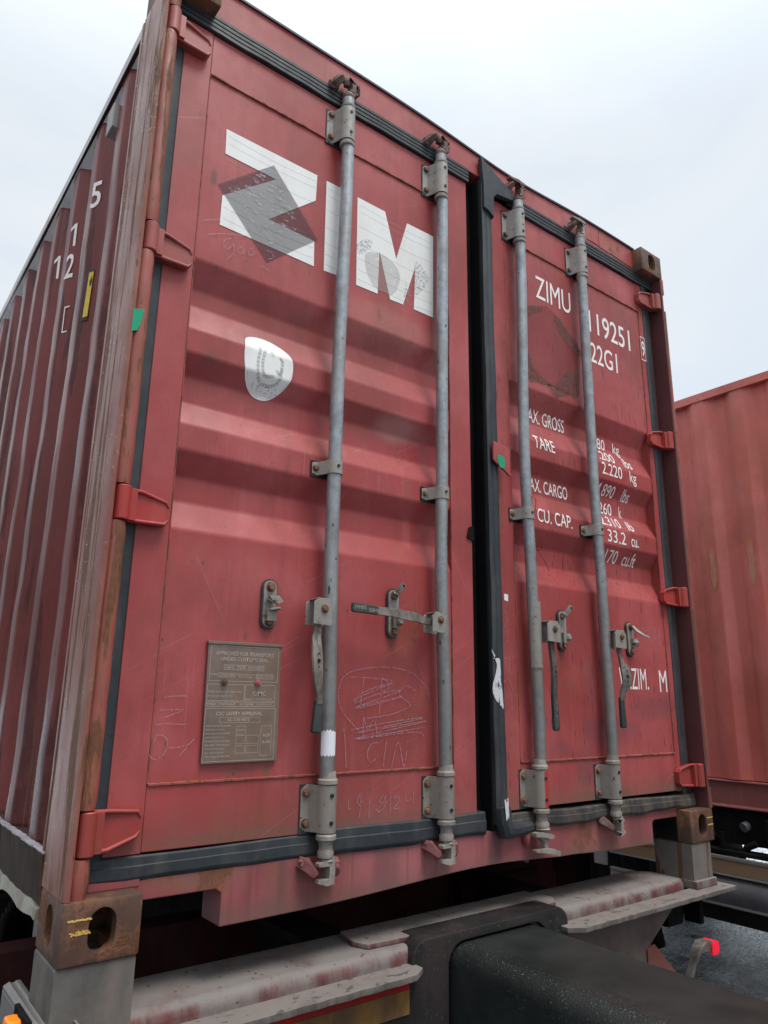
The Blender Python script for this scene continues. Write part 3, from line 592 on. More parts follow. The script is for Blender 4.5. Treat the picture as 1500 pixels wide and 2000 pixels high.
c1 = casting(0, 0, 0); c2 = casting(W-.162, 0, 0); c3 = casting(0, 0, H-.118); c4 = casting(W-.162, 0, H-.118)
for x in (0, W-.162):
    for z in (0, H-.118): casting(x, 5.88, z, cut=False)
m = MB(); m.box(2.270, 2.2752, .058, .176, .004, .090); m.box(2.112, 2.2752, .150, .1545, .0, .090); m.build('recess_shade_plate', 'frame', c2)  # black plates added to darken the recess beside the casting
def dashes(par, rows, y=-.0012):
    for x0, x1, z, w_ in rows:
        st = []; x = x0
        while x < x1: st.append([(x, z+random.uniform(-w_, w_)), (x+.004, z+random.uniform(-w_, w_))]); x += .0032
        on_prof(ribbons(st, .003), [], lambda zz_: y, 'crayon_mark', 'chalkyellow', par)
dashes(c1, [(.018, .055, .060, .003), (.012, .054, .0845, .0012), (.03, .05, .062, .003)]); dashes(c2, [(2.392, 2.43, .060, .002), (2.392, 2.43, .085, .002)])
# ---- sill and header
def sz(x): return .006+.030*math.exp(-((x-1.25)/.45)**2)+(.004 if x > 1.6 else 0)
bot = [(.365, sz(.365))]+[(x, sz(x)) for x in [.45+.08*i for i in range(21)]]+[(2.108, sz(2.1))]
sp = [(.150, .131), (.150, .088), (.350, .088), (.3655, .078)]+bot+[(2.108, .082), (2.12, .092), (2.290, .092), (2.290, .131)]
m = MB(); m.prism(sp, 1, .055, .155); sill = m.build('door_sill', 'sill', box_, bevel=.004)
m = MB(); m.box(.06, .17, .052, .15, .118, .150); m.box(2.27, 2.38, .052, .15, .118, .150); m.build('sill_step', 'sill', sill, bevel=.003)
def hz(x): return 2.600-.028*math.exp(-((x-1.45)/.35)**2)
xs = [.150+i*(2.138/30) for i in range(31)]
m = MB(); m.prism([(xs[0], 2.484)]+[(xs[-1], 2.484)]+[(x, hz(x)) for x in reversed(xs)], 1, .050, .15); hd = m.build('door_header', 'header', box_, bevel=.004)
m = MB(); m.strip([[(x, .043, hz(x)-.004), (x, .043, hz(x)+.004), (x, .17, hz(x)+.004), (x, .17, hz(x)-.004)] for x in xs]); m.build('header_edge', 'roofedge', hd)
m = MB(); m.tube([(1.93+i*.02, .0495, 2.505-.0006*i+random.uniform(-.002, .002)) for i in range(19)], .0025, 5); m.tube([(2.02, .0495, 2.50+.0045*i) for i in range(20)], .0018, 5); m.build('weld_bead', 'header', hd)
# ---- side wall, rails, roof, floor
def sprof(y):
    k = (y-.332) % .278
    if k < .072: return .010
    if k < .140: return .010+.036*(k-.072)/.068
    if k < .210: return .046
    return .046-.036*(k-.210)/.068
ycut = []; y = .206
ev = sorted([.332+.278*i+d_ for i in range(-1, 21) for d_ in (0, .072, .140, .210)])
ev = [e_ for e_ in ev if .206 < e_ < 5.95]
def sheet(xf, mat, name, z0, z1, sign=1, dents=True, y_off=0.0, par=None, xw=0):
    pts = rounded([(.206, sprof(.206))]+[(e_, sprof(e_)) for e_ in ev]+[(5.95, sprof(5.95))], .008, 3)
    nz = 28; m = MB(); vs = []; n = len(pts)
    for j in range(nz+1):
        z = z0+(z1-z0)*j/nz
        for (y_, x_) in pts:
            dn = 0.0
            if dents: dn = .004*math.sin(z*5.1+y_*3.7)*math.sin(y_*1.9+z*2.3)+.0015*math.sin(z*19+y_*7)
            vs.append((xf+sign*(x_+abs(dn)), y_+(.003*math.sin(z*6+y_*2) if dents else 0), z))
    m.add(vs, [(j*n+i, j*n+i+1, (j+1)*n+i+1, (j+1)*n+i) for j in range(nz) for i in range(n-1)])
    return m.build(name, mat, par, fix=False, angle=35)
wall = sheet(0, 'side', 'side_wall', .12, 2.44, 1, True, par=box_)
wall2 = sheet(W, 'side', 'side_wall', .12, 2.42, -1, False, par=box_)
m = MB(); ny = 60
m.strip([[(.0005+.003*math.sin(y_*2.3), y_, 2.432+.003*math.sin(y_*5)), (.0005+.003*math.sin(y_*2.3), y_, 2.472+.002*math.sin(y_*3.1)), (.06, y_, 2.556), (.075, y_, 2.362)] for y_ in [.178+i*(5.70/ny) for i in range(ny+1)]])
tr_ = m.build('top_rail', 'toprail', box_)
m = MB(); m.box(.002, .075, .20, 5.88, 2.424, 2.431); m.build('rail_shade_strip', 'underside', tr_)  # dark strip added below the rail, overhang shade put into its colour
m = MB(); m.box(W-.06, W, .178, 5.88, 2.41, 2.56); m.build('top_rail', 'toprail', box_)
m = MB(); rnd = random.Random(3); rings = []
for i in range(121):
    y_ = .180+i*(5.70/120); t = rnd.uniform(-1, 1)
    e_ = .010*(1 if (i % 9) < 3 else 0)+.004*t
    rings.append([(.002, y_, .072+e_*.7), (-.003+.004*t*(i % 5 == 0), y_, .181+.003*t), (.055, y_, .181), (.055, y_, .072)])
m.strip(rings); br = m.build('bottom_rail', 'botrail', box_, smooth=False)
m = MB(); m.strip([[(-.006+rnd.uniform(-.006, .004), y_, .050+rnd.uniform(-.012, .006)), (-.004, y_, .073+rnd.uniform(-.004, .004)), (.035, y_, .075), (.035, y_, .058)] for y_ in [.180+i*(5.70/150) for i in range(151)]])
m.build('torn_lower_edge', plain('muddy metal lip', (.30, .31, .25), .7, .4, 20, dust=((.25, .13, .12), .7), bump=1), br)
m = MB(); m.strip([[(-.003+rnd.uniform(-.003, .002), y_, .180), (-.004+rnd.uniform(-.003, .002), y_, .1835), (.012, y_, .184+rnd.uniform(-.001, .002)), (.012, y_, .18)] for y_ in [.182+i*(5.69/300) for i in range(301)]])
m.build('scraped_edge', plain('scraped bright edge', (.42, .40, .44), .5, .5, 60), br)
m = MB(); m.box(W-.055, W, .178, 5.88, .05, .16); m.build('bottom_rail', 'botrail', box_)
m = MB(); m.box(.06, W-.06, .15, 5.95, 2.545, 2.558); m.build('roof', 'toprail', box_)
m = MB(); m.box(.05, W-.05, .155, 5.95, .125, .155)
for i in range(19): m.box(.055, W-.055, .32+i*.295, .365+i*.295, .03, .125)
m.build('floor', 'frame', box_)
m = MB(); m.box(.08, W-.08, 5.99, 6.03, .12, 2.5); m.build('front_wall', 'side', box_)
# vent box, letters and yellow label on the side wall
m = MB(); m.box(-.004, .05, .412, .478, 2.262, 2.352); m.build('vent_cover', plain('grey vent cover', (.30, .29, .27), .5, .2), wall, bevel=.003)
def wx(y_, z):
    y0_ = y_-.003*math.sin(z*6+y_*2); dn = .004*math.sin(z*5.1+y0_*3.7)*math.sin(y0_*1.9+z*2.3)+.0015*math.sin(z*19+y0_*7)
    return sprof(y0_)+abs(dn)
def side_txt(s, y_near, y_far, z0, z1, mat='letter', off=.012, name='lettering'):
    bm = fit(text_bm(s, off), 0, 1, z0, z1)
    for v in bm.verts: v.co.x = y_far+(y_near-y_far)*v.co.x
    return on_prof(bm, ev, lambda y_, z: wx(y_, z)-.002, name, mat, wall, 'yzw')
def side_one(ya, yb, za, zb):
    h_ = zb-za; d_ = yb-ya; a = ya+d_*.25; w_ = d_*.19
    for p in ([(a-w_, za), (a+w_, za), (a+w_, zb), (a-w_, zb)], [(a+w_, zb), (a+w_, zb-h_*.17), (yb, zb-h_*.30), (yb, zb-h_*.15)]):
        on_prof(poly_bm([p]), ev, lambda y_, z: wx(y_, z)-.002, 'lettering', 'letter', wall, 'yzw')
side_txt('5', .577, .621, 2.082, 2.182); side_one(.860, .888, 2.085, 2.178); side_txt('2', .854, .890, 1.955, 2.054)
side_one(1.122, 1.152, 2.085, 2.185)
def side_poly(polys, mat, off=.0035, name='label'):
    return on_prof(poly_bm(polys), ev, lambda y_, z: wx(y_, z)-off+.001, name, mat, wall, 'yzw')
side_poly([[(.566, 1.842), (.592, 1.842), (.592, 1.660), (.566, 1.660)]], 'blackink')
side_poly([[(.566, 1.833), (.584, 1.833), (.584, 1.672), (.566, 1.672)]], 'yellow', .0045)
side_poly([[(.567, 1.80), (.570, 1.818), (.577, 1.80), (.574, 1.78), (.568, 1.785)]], 'blackink', .0052)
side_poly([[(.844, 1.838), (.866, 1.838), (.866, 1.833), (.844, 1.833)], [(.862, 1.833), (.866, 1.833), (.866, 1.742), (.862, 1.742)], [(.844, 1.742), (.866, 1.742), (.866, 1.737), (.844, 1.737)]], 'letter')
on_prof(ribbons([[(.262, .36), (.25, .42), (.24, .46), (.235, .40), (.228, .44), (.222, .385)], [(.30, .30), (.28, .37)]], .002), ev, lambda y_: sprof(y_)-.004, 'chalk_writing', 'chalk', wall, 'yz')
# ---- locking bars
BX = [.628, 1.038, 1.448, 1.838]; YB = .020; RR = .0198
def bracket(mb, x, z0, z1, r=.0265, fl=.058, right=False):
    n = 12; h = z1-z0; sl = [(0, .016), (.06, .006), (.12, 0), (.88, 0), (.94, .006), (1, .016)]
    rings = []
    for t, cut in sl:
        z = z0+h*t; xl = -fl+cut
        o = [(x+xl, .0535), (x-.036, .0535)]; i_ = [(x+xl, .0575), (x-.034, .0575)]
        for k in range(n+1):
            a = math.pi-math.pi*k/n; o.append((x+r*math.cos(a), YB+.008-(r+.006)*math.sin(a))); i_.append((x+(r-.004)*math.cos(a), YB+.008-(r+.002)*math.sin(a)))
        o.append((x+r, .053)); i_.append((x+r-.004, .053))
        rings.append([(a, b, z) for a, b in o]+[(a, b, z) for a, b in reversed(i_)])
    mb.strip(rings)
def cam_closed(mb, x, z, s, top, kb):
    # forged C shaped cam end; s = -1 prongs towards -x
    u = 1 if top else -1
    mb.lathe((x, YB, z-u*.030), (x, YB, z+u*.018), [(0, .0165), (.55, .0165), (.75, .0215), (1, .020)], 16)
    mb.lump((x+.004, YB, z+u*.026), (.017, .017, .012), 1)
    mb.bar([(x+.010, YB, z+u*.018), (x+.013, YB, z+u*.045), (x+.012, YB, z+u*.075)], [.016, .016, .016], [.030, .032, .028])
    mb.bar([(x+.018, YB, z+u*.028), (x-.004, YB-.003, z+u*.030), (x+s*.026 if s < 0 else x+.030, YB-.004, z+u*.033)], [.015, .013, .008], [.030, .028, .018])
    mb.bar([(x+.018, YB, z+u*.072), (x-.004, YB-.003, z+u*.074), (x+s*.026 if s < 0 else x+.034, YB-.004, z+u*.070)], [.015, .014, .008], [.030, .028, .016])
BOW = [(.004, -.008, -.011, -.004), (.005, -.005, -.013, -.002), (.004, -.017, -.005, .006), (-.004, -.008, .0, .003)]
def bow(i, z):
    # each bar is slightly bent: offsets at z = 2.25, 1.3, .9, .4
    K = [(2.455, 0)]+list(zip((2.20, 1.33, .93, .42), BOW[i]))+[(.165, 0)]
    for (z1, a), (z0, b) in zip(K, K[1:]):
        if z0 <= z <= z1: t = (z-z0)/(z1-z0); t = t*t*(3-2*t); return b+(a-b)*t
    return 0
def lockbar(i):
    x = BX[i]; mb = MB(); n = 24
    mb.strip([[(x+bow(i, z)+RR*math.cos(2*math.pi*k/n), YB+RR*math.sin(2*math.pi*k/n), z) for k in range(n)] for z in [.165+2.29*j/60 for j in range(61)]])
    bar = mb.build('locking_bar', 'galv', box_)
    if i == 0: bar['label'] = 'locking bar with a band of white tape low down'
    if i == 2: bar['label'] = 'locking bar with a red painted lower bracket and a pale patch'
    # bearing brackets
    for z0, z1 in ((.190, .303), (2.272, 2.398)):
        b = MB(); bracket(b, x, z0, z1); bo = b.build('bearing_bracket', 'galvd', bar, bevel=.0006, segs=1)
        k = MB(); k.box(x-.0605, x+.042, .0545, .0578, z0-.006, z1+.001); k.build('packing_plate', 'rubber', bar, bevel=.001)
        k = MB()
        for zz_ in (z0+.020, z1-.020): hexbolt(k, x-.044, .0535, zz_, .0085, .007)
        for zz_ in (z0+.012, ): hexbolt(k, x+.036, .0545, zz_, .008, .006)
        k.build('bolt', 'bolt', bar)
        k = MB()
        for zz_ in (z0+.024, z1-.024):
            a = -.05; d_ = Vector((math.sin(a), -math.cos(a), 0)); p = Vector((x, YB+.008, zz_))+d_*.0325; k.cyl(p-d_*.002, p+d_*.0022, .0052, n=14)
        k.build('grease_hole', 'blackink', bar)
    x += bow(i, 1.156)
    b = MB(); bracket(b, x, 1.136, 1.176, .0255, .054); b.build('bearing_bracket', 'galvd', bar, bevel=.0006, segs=1)
    k = MB(); k.box(x-.057, x+.040, .0540, .0578, 1.130, 1.179); k.build('packing_plate', 'blackink', bar, bevel=.001)
    k = MB(); hexbolt(k, x-.043, .0535, 1.156, .0075, .006); k.build('bolt', 'bolt', bar)
    k = MB(); a = -.05; d_ = Vector((math.sin(a), -math.cos(a), 0)); p = Vector((x, YB+.008, 1.158))+d_*.0315; k.cyl(p-d_*.002, p+d_*.0022, .0045, n=14); k.build('grease_hole', 'blackink', bar)
    # collars
    x = BX[i]; c = MB()
    for z0, z1, r in ((.304, .320, .0265), (.172, .188, .0262), (2.252, 2.270, .0245), (2.400, 2.412, .0245)):
        c.lathe((x, YB, z0), (x, YB, z1), [(0, r-.002), (.15, r), (.7, r), (1, r-.004)], 20)
    c.lathe((x, YB, .318), (x, YB, .336), [(0, .0225), (1, RR+.0008)], 20)
    c.build('collar', 'camd', bar)
    # cams and keepers
    cm = MB()
    if i < 2 or i == 3: cam_closed(cm, x, .150, -1 if i < 2 else 1, False, 0)
    else:
        cm.lathe((x, YB, .172), (x, YB, .130), [(0, .0165), (.5, .0165), (.75, .024), (1, .022)], 16); cm.lump((x+.002, YB, .126), (.024, .022, .014), 4)
        cm.bar([(x-.044, YB-.004, .112), (x-.015, YB-.006, .112), (x+.02, YB-.006, .104), (x+.043, YB-.004, .100)], [.010, .014, .014, .008], [.022, .034, .034, .018])
        cm.bar([(x-.018, YB, .110), (x+.004, YB, .095), (x+.008, YB, .066)], [.018, .017, .020], [.02, .022, .02])
        cm.bar([(x-.046, YB-.006, .066), (x-.005, YB-.008, .064), (x+.03, YB-.008, .058), (x+.066, YB-.006, .048)], [.006, .013, .017, .014], [.018, .03, .03, .018])
    cm.build('cam', 'camd', bar, angle=50)
    ct = MB()
    if i < 2: cam_closed(ct, x, 2.435, 1, True, 0); ct.lump((x-.004, YB+.004, 2.512), (.016, .016, .02), 5); mt = 'camr'
    else: cam_closed(ct, x, 2.438, 1, True, 0); ct.bar([(x-.052, YB, 2.530), (x-.01, YB-.004, 2.524), (x+.03, YB-.004, 2.528)], [.006, .014, .012], [.02, .03, .02]); mt = 'camd' if i == 3 else 'camr'
    ct.build('cam', mt, bar, angle=50)
    ct = MB(); ct.cyl((x, YB, 2.40), (x, YB, 2.447), .0178, .0165, n=18); ct.cyl((x, YB, .19), (x, YB, .14), .0175, n=18); ct.build('bar_end', 'galvd', bar)
    def keeper(z, mat_, u):
        k = MB(); dx = -.038
        k.bar([(x+dx*1.25, .056, z+.016*u), (x+dx*1.15, .034, z+.010*u), (x+dx*.86, .020, z-.004*u), (x+dx*.74, .014, z-.012*u)], [.030, .026, .022, .014], [.026, .024, .020, .014], (.3, 0, 1)); k.lump((x+dx*1.18, .044, z+.012*u), (.018, .013, .018), i*7, 10, .32)
        k.build('cam_keeper', mat_, box_, bevel=.003, angle=60)
        k = MB(); dx = .034; k.bar([(x+dx, .056, z+.002), (x+dx, .034, z+.003), (x+dx, .018, z)], [.028, .026, .018], [.040, .040, .030], (0, 0, 1)); k.lump((x+dx+.002, .030, z), (.015, .014, .024), i*7+1, 10, .3)
        k.build('cam_keeper', mat_, box_, bevel=.003, angle=60)
    if i != 2: keeper(.104, 'keeper' if i < 2 else 'camr', 1)
    else:
        k = MB(); k.lump((x-.048, .045, .105), (.012, .016, .034), 9); k.lump((x+.045, .048, .10), (.012, .012, .03), 12); k.build('cam_keeper', 'sill', box_, angle=50)
    keeper(2.505, 'camr' if i != 2 else 'keeper', -1)
    return bar
bars = [lockbar(i) for i in range(4)]
# tape, paint patches and wire on the bars
def sleeve(x, z0, z1, mat, par, r=RR+.0007, a0=-math.pi, a1=0, jag=0.0, name='tape'):
    n = 22; mb = MB(); vs = []
    for j, z in enumerate((z0, z1)):
        for k in range(n+1):
            a = a0+(a1-a0)*k/n; vs.append((x+r*math.cos(a), YB+r*math.sin(a), z+jag*math.sin(k*2.1+j)+(jag*2.5*(1-abs(k/n-.35)*2) if j else 0)))
    mb.add(vs, [(k, k+1, n+1+k+1, n+1+k) for k in range(n)]); return mb.build(name, mat, par, fix=False)
sleeve(BX[0]+BOW[0][3], .375, .432, 'tape', bars[0], jag=.003)
sleeve(BX[2]+.001, .625, .842, 'galvd', bars[2], RR+.0035, jag=.004, name='pale_patch')
bk = Vector((BX[2], YB+.008, 0)); m = MB(); vs = []
for k in range(13):
    a = -math.pi/2-.22+1.30*k/12
    for z in (.192, .30): vs.append((bk.x+.0274*math.cos(a), bk.y+.0335*math.sin(a), z+(.004*math.sin(k*3) if z > .2 else 0)))
m.add(vs, [(2*k, 2*k+1, 2*k+3, 2*k+2) for k in range(12)]); m.build('red_patch', 'redwet', bars[2], fix=False)
wr = MB(); x = BX[2]
wr.tube([(x-.021, YB, 1.205), (x-.012, -.004, 1.215), (x+.008, -.004, 1.21), (x+.022, .012, 1.185), (x+.030, .03, 1.15), (x+.045, .05, 1.09), (x+.062, .052, 1.06), (x+.085, .052, 1.03), (x+.12, .054, .995), (x+.135, .056, .975)], .0011, 6)
wr.lump((x+.072, .05, 1.045), (.004, .004, .004), 2); wo = wr.build('wire', 'bolt', None); wo['label'] = 'thin twisted wire with a pale bead hanging from the third locking bar'; wo['category'] = 'wire'; wo['group'] = 'seal wires on the locking bars'
wr = MB(); x = BX[1]
wr.tube([(x+.005, -.002, 1.165), (x+.028, .01, 1.19), (x+.055, .045, 1.235)], .0009, 5); wr.tube([(x+.024, .03, 1.25), (x+.036, .045, 1.20), (x+.045, .052, 1.17)], .0014, 5); wo = wr.build('wire', 'bolt', None); wo['label'] = 'short thin wire ends sticking out above the second locking bar bracket'; wo['category'] = 'wire'; wo['group'] = 'seal wires on the locking bars'
# ---- handles
def hub(par, x0, x1, z0, z1, openleft=True, mat='galvd'):
    m = MB(); yf, yb = -.022, .020
    pl = [(x0, z0), (x1-.004, z0-.003), (x1, z0), (x1, z1-.012), (x1-.010, z1), (x0+.012, z1), (x0, z1-.008)]
    m.prism(pl, 1, yf-.004, yf); m.prism(pl, 1, yb-.004, yb)
    m.prism([(x0+.010, z1-.001), (x1-.009, z1-.001), (x1-.009, z1+.003), (x0+.010, z1+.003)], 1, yf-.004, yb)
    h = m.build('handle_hub', mat, par, bevel=.0015)
    k = MB(); hexbolt(k, (x0+x1)/2+.004, yf-.004, (z0+z1)/2+.008, .0085, .006); k.build('bolt', 'bolt', par)
    return h
def handle(par, pts, ws, ts, nr, g0, g1, gmat='grip', amat='arm', holes=None):
    # pts: arm path; grip = straight last piece between g0 and g1
    m = MB(); m.bar(pts, ws, ts, nr); h = m.build('handle', amat, par, bevel=.0012, angle=40)
    m = MB(); a, b = Vector(g0), Vector(g1); m.bar([a, a.lerp(b, .08), a.lerp(b, .94), b], [.020, .023, .027, .021], [.011, .013, .014, .010], nr[-1] if hasattr(nr[0], '__len__') else nr); m.build('grip', gmat, par, bevel=.003)
    if holes:
        k = MB()
        for (hx, hy, hz_, r_, d_) in holes: p = Vector((hx, hy, hz_)); d_ = Vector(d_); k.cyl(p-d_*.003, p+d_*.0012, r_, n=14)
        k.build('rivet_hole', 'blackink', par)
    return h
N0 = (0, -1, 0)
# bar 1: handle hanging on the left
hub(bars[0], .540, .597, .706, .772)
handle(bars[0], [(.571, -.004, .745), (.567, -.004, .700), (.560, -.008, .672), (.556, -.020, .645), (.553, -.028, .615), (.556, -.028, .585), (.561, -.022, .558), (.575, -.010, .535), (.577, -.004, .505)],
       [.020, .020, .024, .034, .038, .036, .032, .022, .017], [.010, .010, .009, .008, .008, .008, .009, .010, .012], [N0, N0, (-.2, -1, 0), (.25, -1, 0), (.35, -1, 0), (.35, -1, 0), (.3, -1, 0), (.1, -1, 0), N0],
       (.578, -.002, .515), (.572, -.002, .432), holes=[(.556, -.0325, .612, .0055, (.33, -1, 0)), (.556, -.0325, .630, .002, (.33, -1, 0)), (.556, -.0325, .597, .002, (.33, -1, 0))])
# bar 2: handle lying level across its catch
hub(bars[1], .950, 1.004, .712, .768)
handle(bars[1], [(.985, -.004, .741), (.945, -.004, .742), (.92, -.008, .745), (.90, -.014, .750), (.85, -.018, .752), (.80, -.018, .757), (.765, -.014, .757), (.740, -.010, .758)],
       [.018, .018, .022, .026, .026, .024, .022, .022], [.010, .010, .009, .008, .008, .009, .012, .012], N0, (.772, -.012, .757), (.668, -.012, .762))
for i, (s, a, b, zc) in enumerate((('HH05', .675, .712, .7625), ('50HH', .722, .762, .757))):
    bm = fit(text_bm(s, .01), a, b, zc-.0055, zc+.0055); on_prof(bm, [], lambda z: -.0195, 'embossing', 'galvd', bars[1])
# bar 3
hub(bars[2], 1.463, 1.527, .714, .780)
handle(bars[2], [(1.505, -.004, .745), (1.503, -.004, .700), (1.503, -.008, .660), (1.504, -.010, .620), (1.505, -.009, .580), (1.506, -.006, .553), (1.506, -.004, .52)],
       [.024, .023, .022, .021, .022, .023, .021], [.010, .011, .012, .013, .013, .012, .012], N0,
       (1.506, -.004, .540), (1.510, -.004, .424), amat='armdark', holes=[(1.505, -.0175, .615, .003, (.3, -1, 0)), (1.505, -.0175, .632, .0018, (.3, -1, 0)), (1.505, -.0175, .60, .0018, (.3, -1, 0))])
for j in range(2):
    bm = fit(text_bm(('HH05', '50HH')[j], .01), -.02, .02, -.005, .005)
    for v in bm.verts: v.co = Vector((1.508+v.co.y, (.505, .458)[j]-v.co.x*.9, 0))
    on_prof(bm, [], lambda z: -.0118, 'embossing', 'arm', bars[2])
# bar 4
hub(bars[3], 1.838, 1.905, .712, .774)
handle(bars[3], [(1.888, -.004, .745), (1.886, -.004, .700), (1.884, -.010, .675), (1.884, -.024, .640), (1.888, -.028, .610), (1.890, -.024, .580), (1.884, -.010, .556), (1.880, -.004, .52)],
       [.022, .022, .026, .034, .038, .036, .024, .018], [.010, .010, .009, .008, .008, .008, .010, .012], [N0, N0, (.2, -1, 0), (-.3, -1, 0), (-.35, -1, 0), (-.3, -1, 0), (-.1, -1, 0), N0],
       (1.880, -.004, .536), (1.882, -.004, .428), holes=[(1.888, -.0325, .610, .006, (-.33, -1, 0)), (1.888, -.0325, .630, .0022, (-.33, -1, 0)), (1.888, -.0325, .592, .0022, (-.33, -1, 0))])
# ---- handle catches on the doors
def catch(x, z0, z1, kind, par):
    zc, hh = (z0+z1)/2, (z1-z0)/2
    m = MB(); m.prism(stad(x, zc, .0225, hh), 1, .0535, .0575); o = m.build('handle_catch', 'rubber', par)
    m = MB(); m.prism(stad(x, zc, .0185, hh-.005), 1, .0475, .0535); m.build('backplate', 'galvd', o, bevel=.001)
    k = MB(); hexbolt(k, x, .0475, z1-.022, .010, .009); hexbolt(k, x, .0475, z0+.020, .010, .008); k.build('bolt', 'bolt', o)
    s = MB()
    if kind == 0:
        s.prism([(x-.016, zc+.018), (x+.014, zc+.020), (x+.028, zc+.006), (x+.012, zc-.002), (x-.006, zc+.006)], 1, .022, .034)
        s.bar([(x-.004, .046, zc+.012), (x, .034, zc+.010), (x+.004, .026, zc+.004)], [.024, .024, .020], [.010, .008, .008], (0, 0, 1))
        s.bar([(x, .047, zc-.016), (x+.002, .030, zc-.016), (x+.016, .018, zc-.012)], [.026, .026, .018], [.006, .006, .005], (0, 0, 1))
        s.box(x-.012, x+.014, .034, .048, zc-.045, zc-.018)
    elif kind == 3:
        s.bar([(x+.002, .040, zc+.050), (x+.006, .022, zc+.030), (x+.024, .006, zc+.014), (x+.050, .000, zc+.006)], [.012, .014, .010, .008], [.008, .006, .006, .006])
        s.lump((x+.010, .036, zc-.014), (.015, .014, .018), 4); s.box(x-.004, x+.010, .034, .048, zc-.03, zc+.002)
    else:
        s.lump((x+.012, .036, zc-.024), (.012, .013, .014), 5); s.box(x-.010, x+.006, .036, .048, zc-.045, zc-.008)
        s.bar([(x-.010, .040, z1-.030), (x-.002, .024, z1-.012), (x+.012, .016, z1+.012)], [.016, .018, .016], [.006, .006, .006], (0, -1, .3)); s.lump((x-.004, .034, z1-.018), (.012, .010, .010), 6)
    s.build('catch_hook', 'galvd' if kind != 1 else 'arm', o, bevel=.0012, angle=40)
    if kind in (1, 2):
        k = MB(); k.cyl((x+.010, .0165, z1+.006), (x+.010, .0125, z1+.004), .0032, n=12); k.build('rivet_hole', 'blackink', o)
for x, a, b, k in ((.449, .689, .822, 0), (.862, .690, .838, 1), (1.634, .691, .838, 2), (2.044, .689, .826, 3)): catch(x, a, b, k, dl if x < 1.2 else dr)
# ================================================================ the trailer under it
tr = thing('container_trailer', 'dusty dark trailer chassis under the ZIM container, with a greasy black beam pointing forward', 'trailer', (1.219, .1, -1.25), 'trailers under the containers')
# cross member (bolster)
def arc(cx, cz, r, a0, a1, n=5): return [(cx+r*math.cos(R(a0+(a1-a0)*i/n)), cz+r*math.sin(R(a0+(a1-a0)*i/n))) for i in range(n+1)]
sec = [(.024, -.176), (.024, -.165)]+arc(.052, -.146, .028, 180, 90)+arc(.215, -.146, .028, 90, 0)+[(.243, -.176)]
m = MB(); m.prism(sec, 0, .02, 2.18)
m.strip([[(2.18, y_, z_) for y_, z_ in sec], [(2.27, y_*.75+.03, z_-.008) for y_, z_ in sec], [(2.33, y_*.4+.07, z_-.03) for y_, z_ in sec]])
bol = m.build('cross_member', 'bolster', tr, bevel=.004)
# raised saddle plate with rounded tongues
m = MB(); pl = [(.80, .20), (.78, .11), (.80, .065), (.90, .058), (.98, .058), (1.47, .052), (1.54, .055), (1.58, .10), (1.56, .21)]
m.prism(pl, 2, -.1185, -.104); m.build('saddle_plate', 'bolster', bol, bevel=.004)
# front flanges
def wob(x): return .0012*math.sin(x*19)+.0008*math.sin(x*47)
for x0, x1, e0, e1 in ((-.02, .915, 0, .02), (1.500, 2.47, .02, 0)):
    n = 40; m = MB(); m.strip([[(x0+(x1-x0)*i/n, (-.052+wob(i*.1)+(.03*max(0, 1-i/2) if e1 == 0 else .03*max(0, 1-(n-i)/2))), z_) if k in (0, 1) else (x0+(x1-x0)*i/n, .030, z_) for k, z_ in enumerate((-.172, -.156, -.156, -.172))] for i in range(n+1)])
    m.build('flange_plate', 'bolsterflange', bol, bevel=.0025)
m = MB(); m.box(.0, .90, .000, .022, -.30, -.172); w1 = m.build('web_plate', 'grease', bol)
m = MB(); m.box(.10, .885, -.003, -.001, -.205, -.176); m.build('reflective_tape', 'stripered', w1)
m = MB(); m.box(.10, .885, -.003, -.001, -.262, -.206); m.build('reflective_tape', 'stripeyel', w1)
# centre web with an arch over the main beam
def arch(x0, x1, zt, r, n=6):
    return [(x0, -.60)]+[(x0+r-r*math.cos(math.pi/2*i/n), zt-r+r*math.sin(math.pi/2*i/n)) for i in range(n+1)]+[(x1-r+r*math.sin(math.pi/2*i/n), zt-r+r*math.cos(math.pi/2*i/n)) for i in range(n+1)]+[(x1, -.60)]
outer = arch(.90, 1.535, -.102, .05); inner = arch(1.030, 1.436, -.128, .058)
m = MB(); k = len(outer); o_ = []
m.add([(x_, .004, z_) for x_, z_ in outer]+[(x_, .004, z_) for x_, z_ in inner]+[(x_, .10, z_) for x_, z_ in outer]+[(x_, .10, z_) for x_, z_ in inner],
      [(i, i+1, k+i+1, k+i) for i in range(k-1)]+[(i, i+1, 2*k+i+1, 2*k+i) for i in range(k-1)]+[(k+i, k+i+1, 3*k+i+1, 3*k+i) for i in range(k-1)])
m.build('arch_web', 'grease', bol, bevel=.004)
# main beam towards the front
bs = [(1.045, -.62)]+arc(1.095, -.185, .050, 180, 90, 8)+arc(1.372, -.185, .050, 90, 0, 8)+[(1.422, -.62)]
m = MB(); m.strip([[(x_, y_, z_+.004*math.sin(y_*3)) for x_, z_ in bs] for y_ in [-4.2+i*(4.50/40) for i in range(41)]])
m.build('main_beam', 'beam', tr, angle=40)
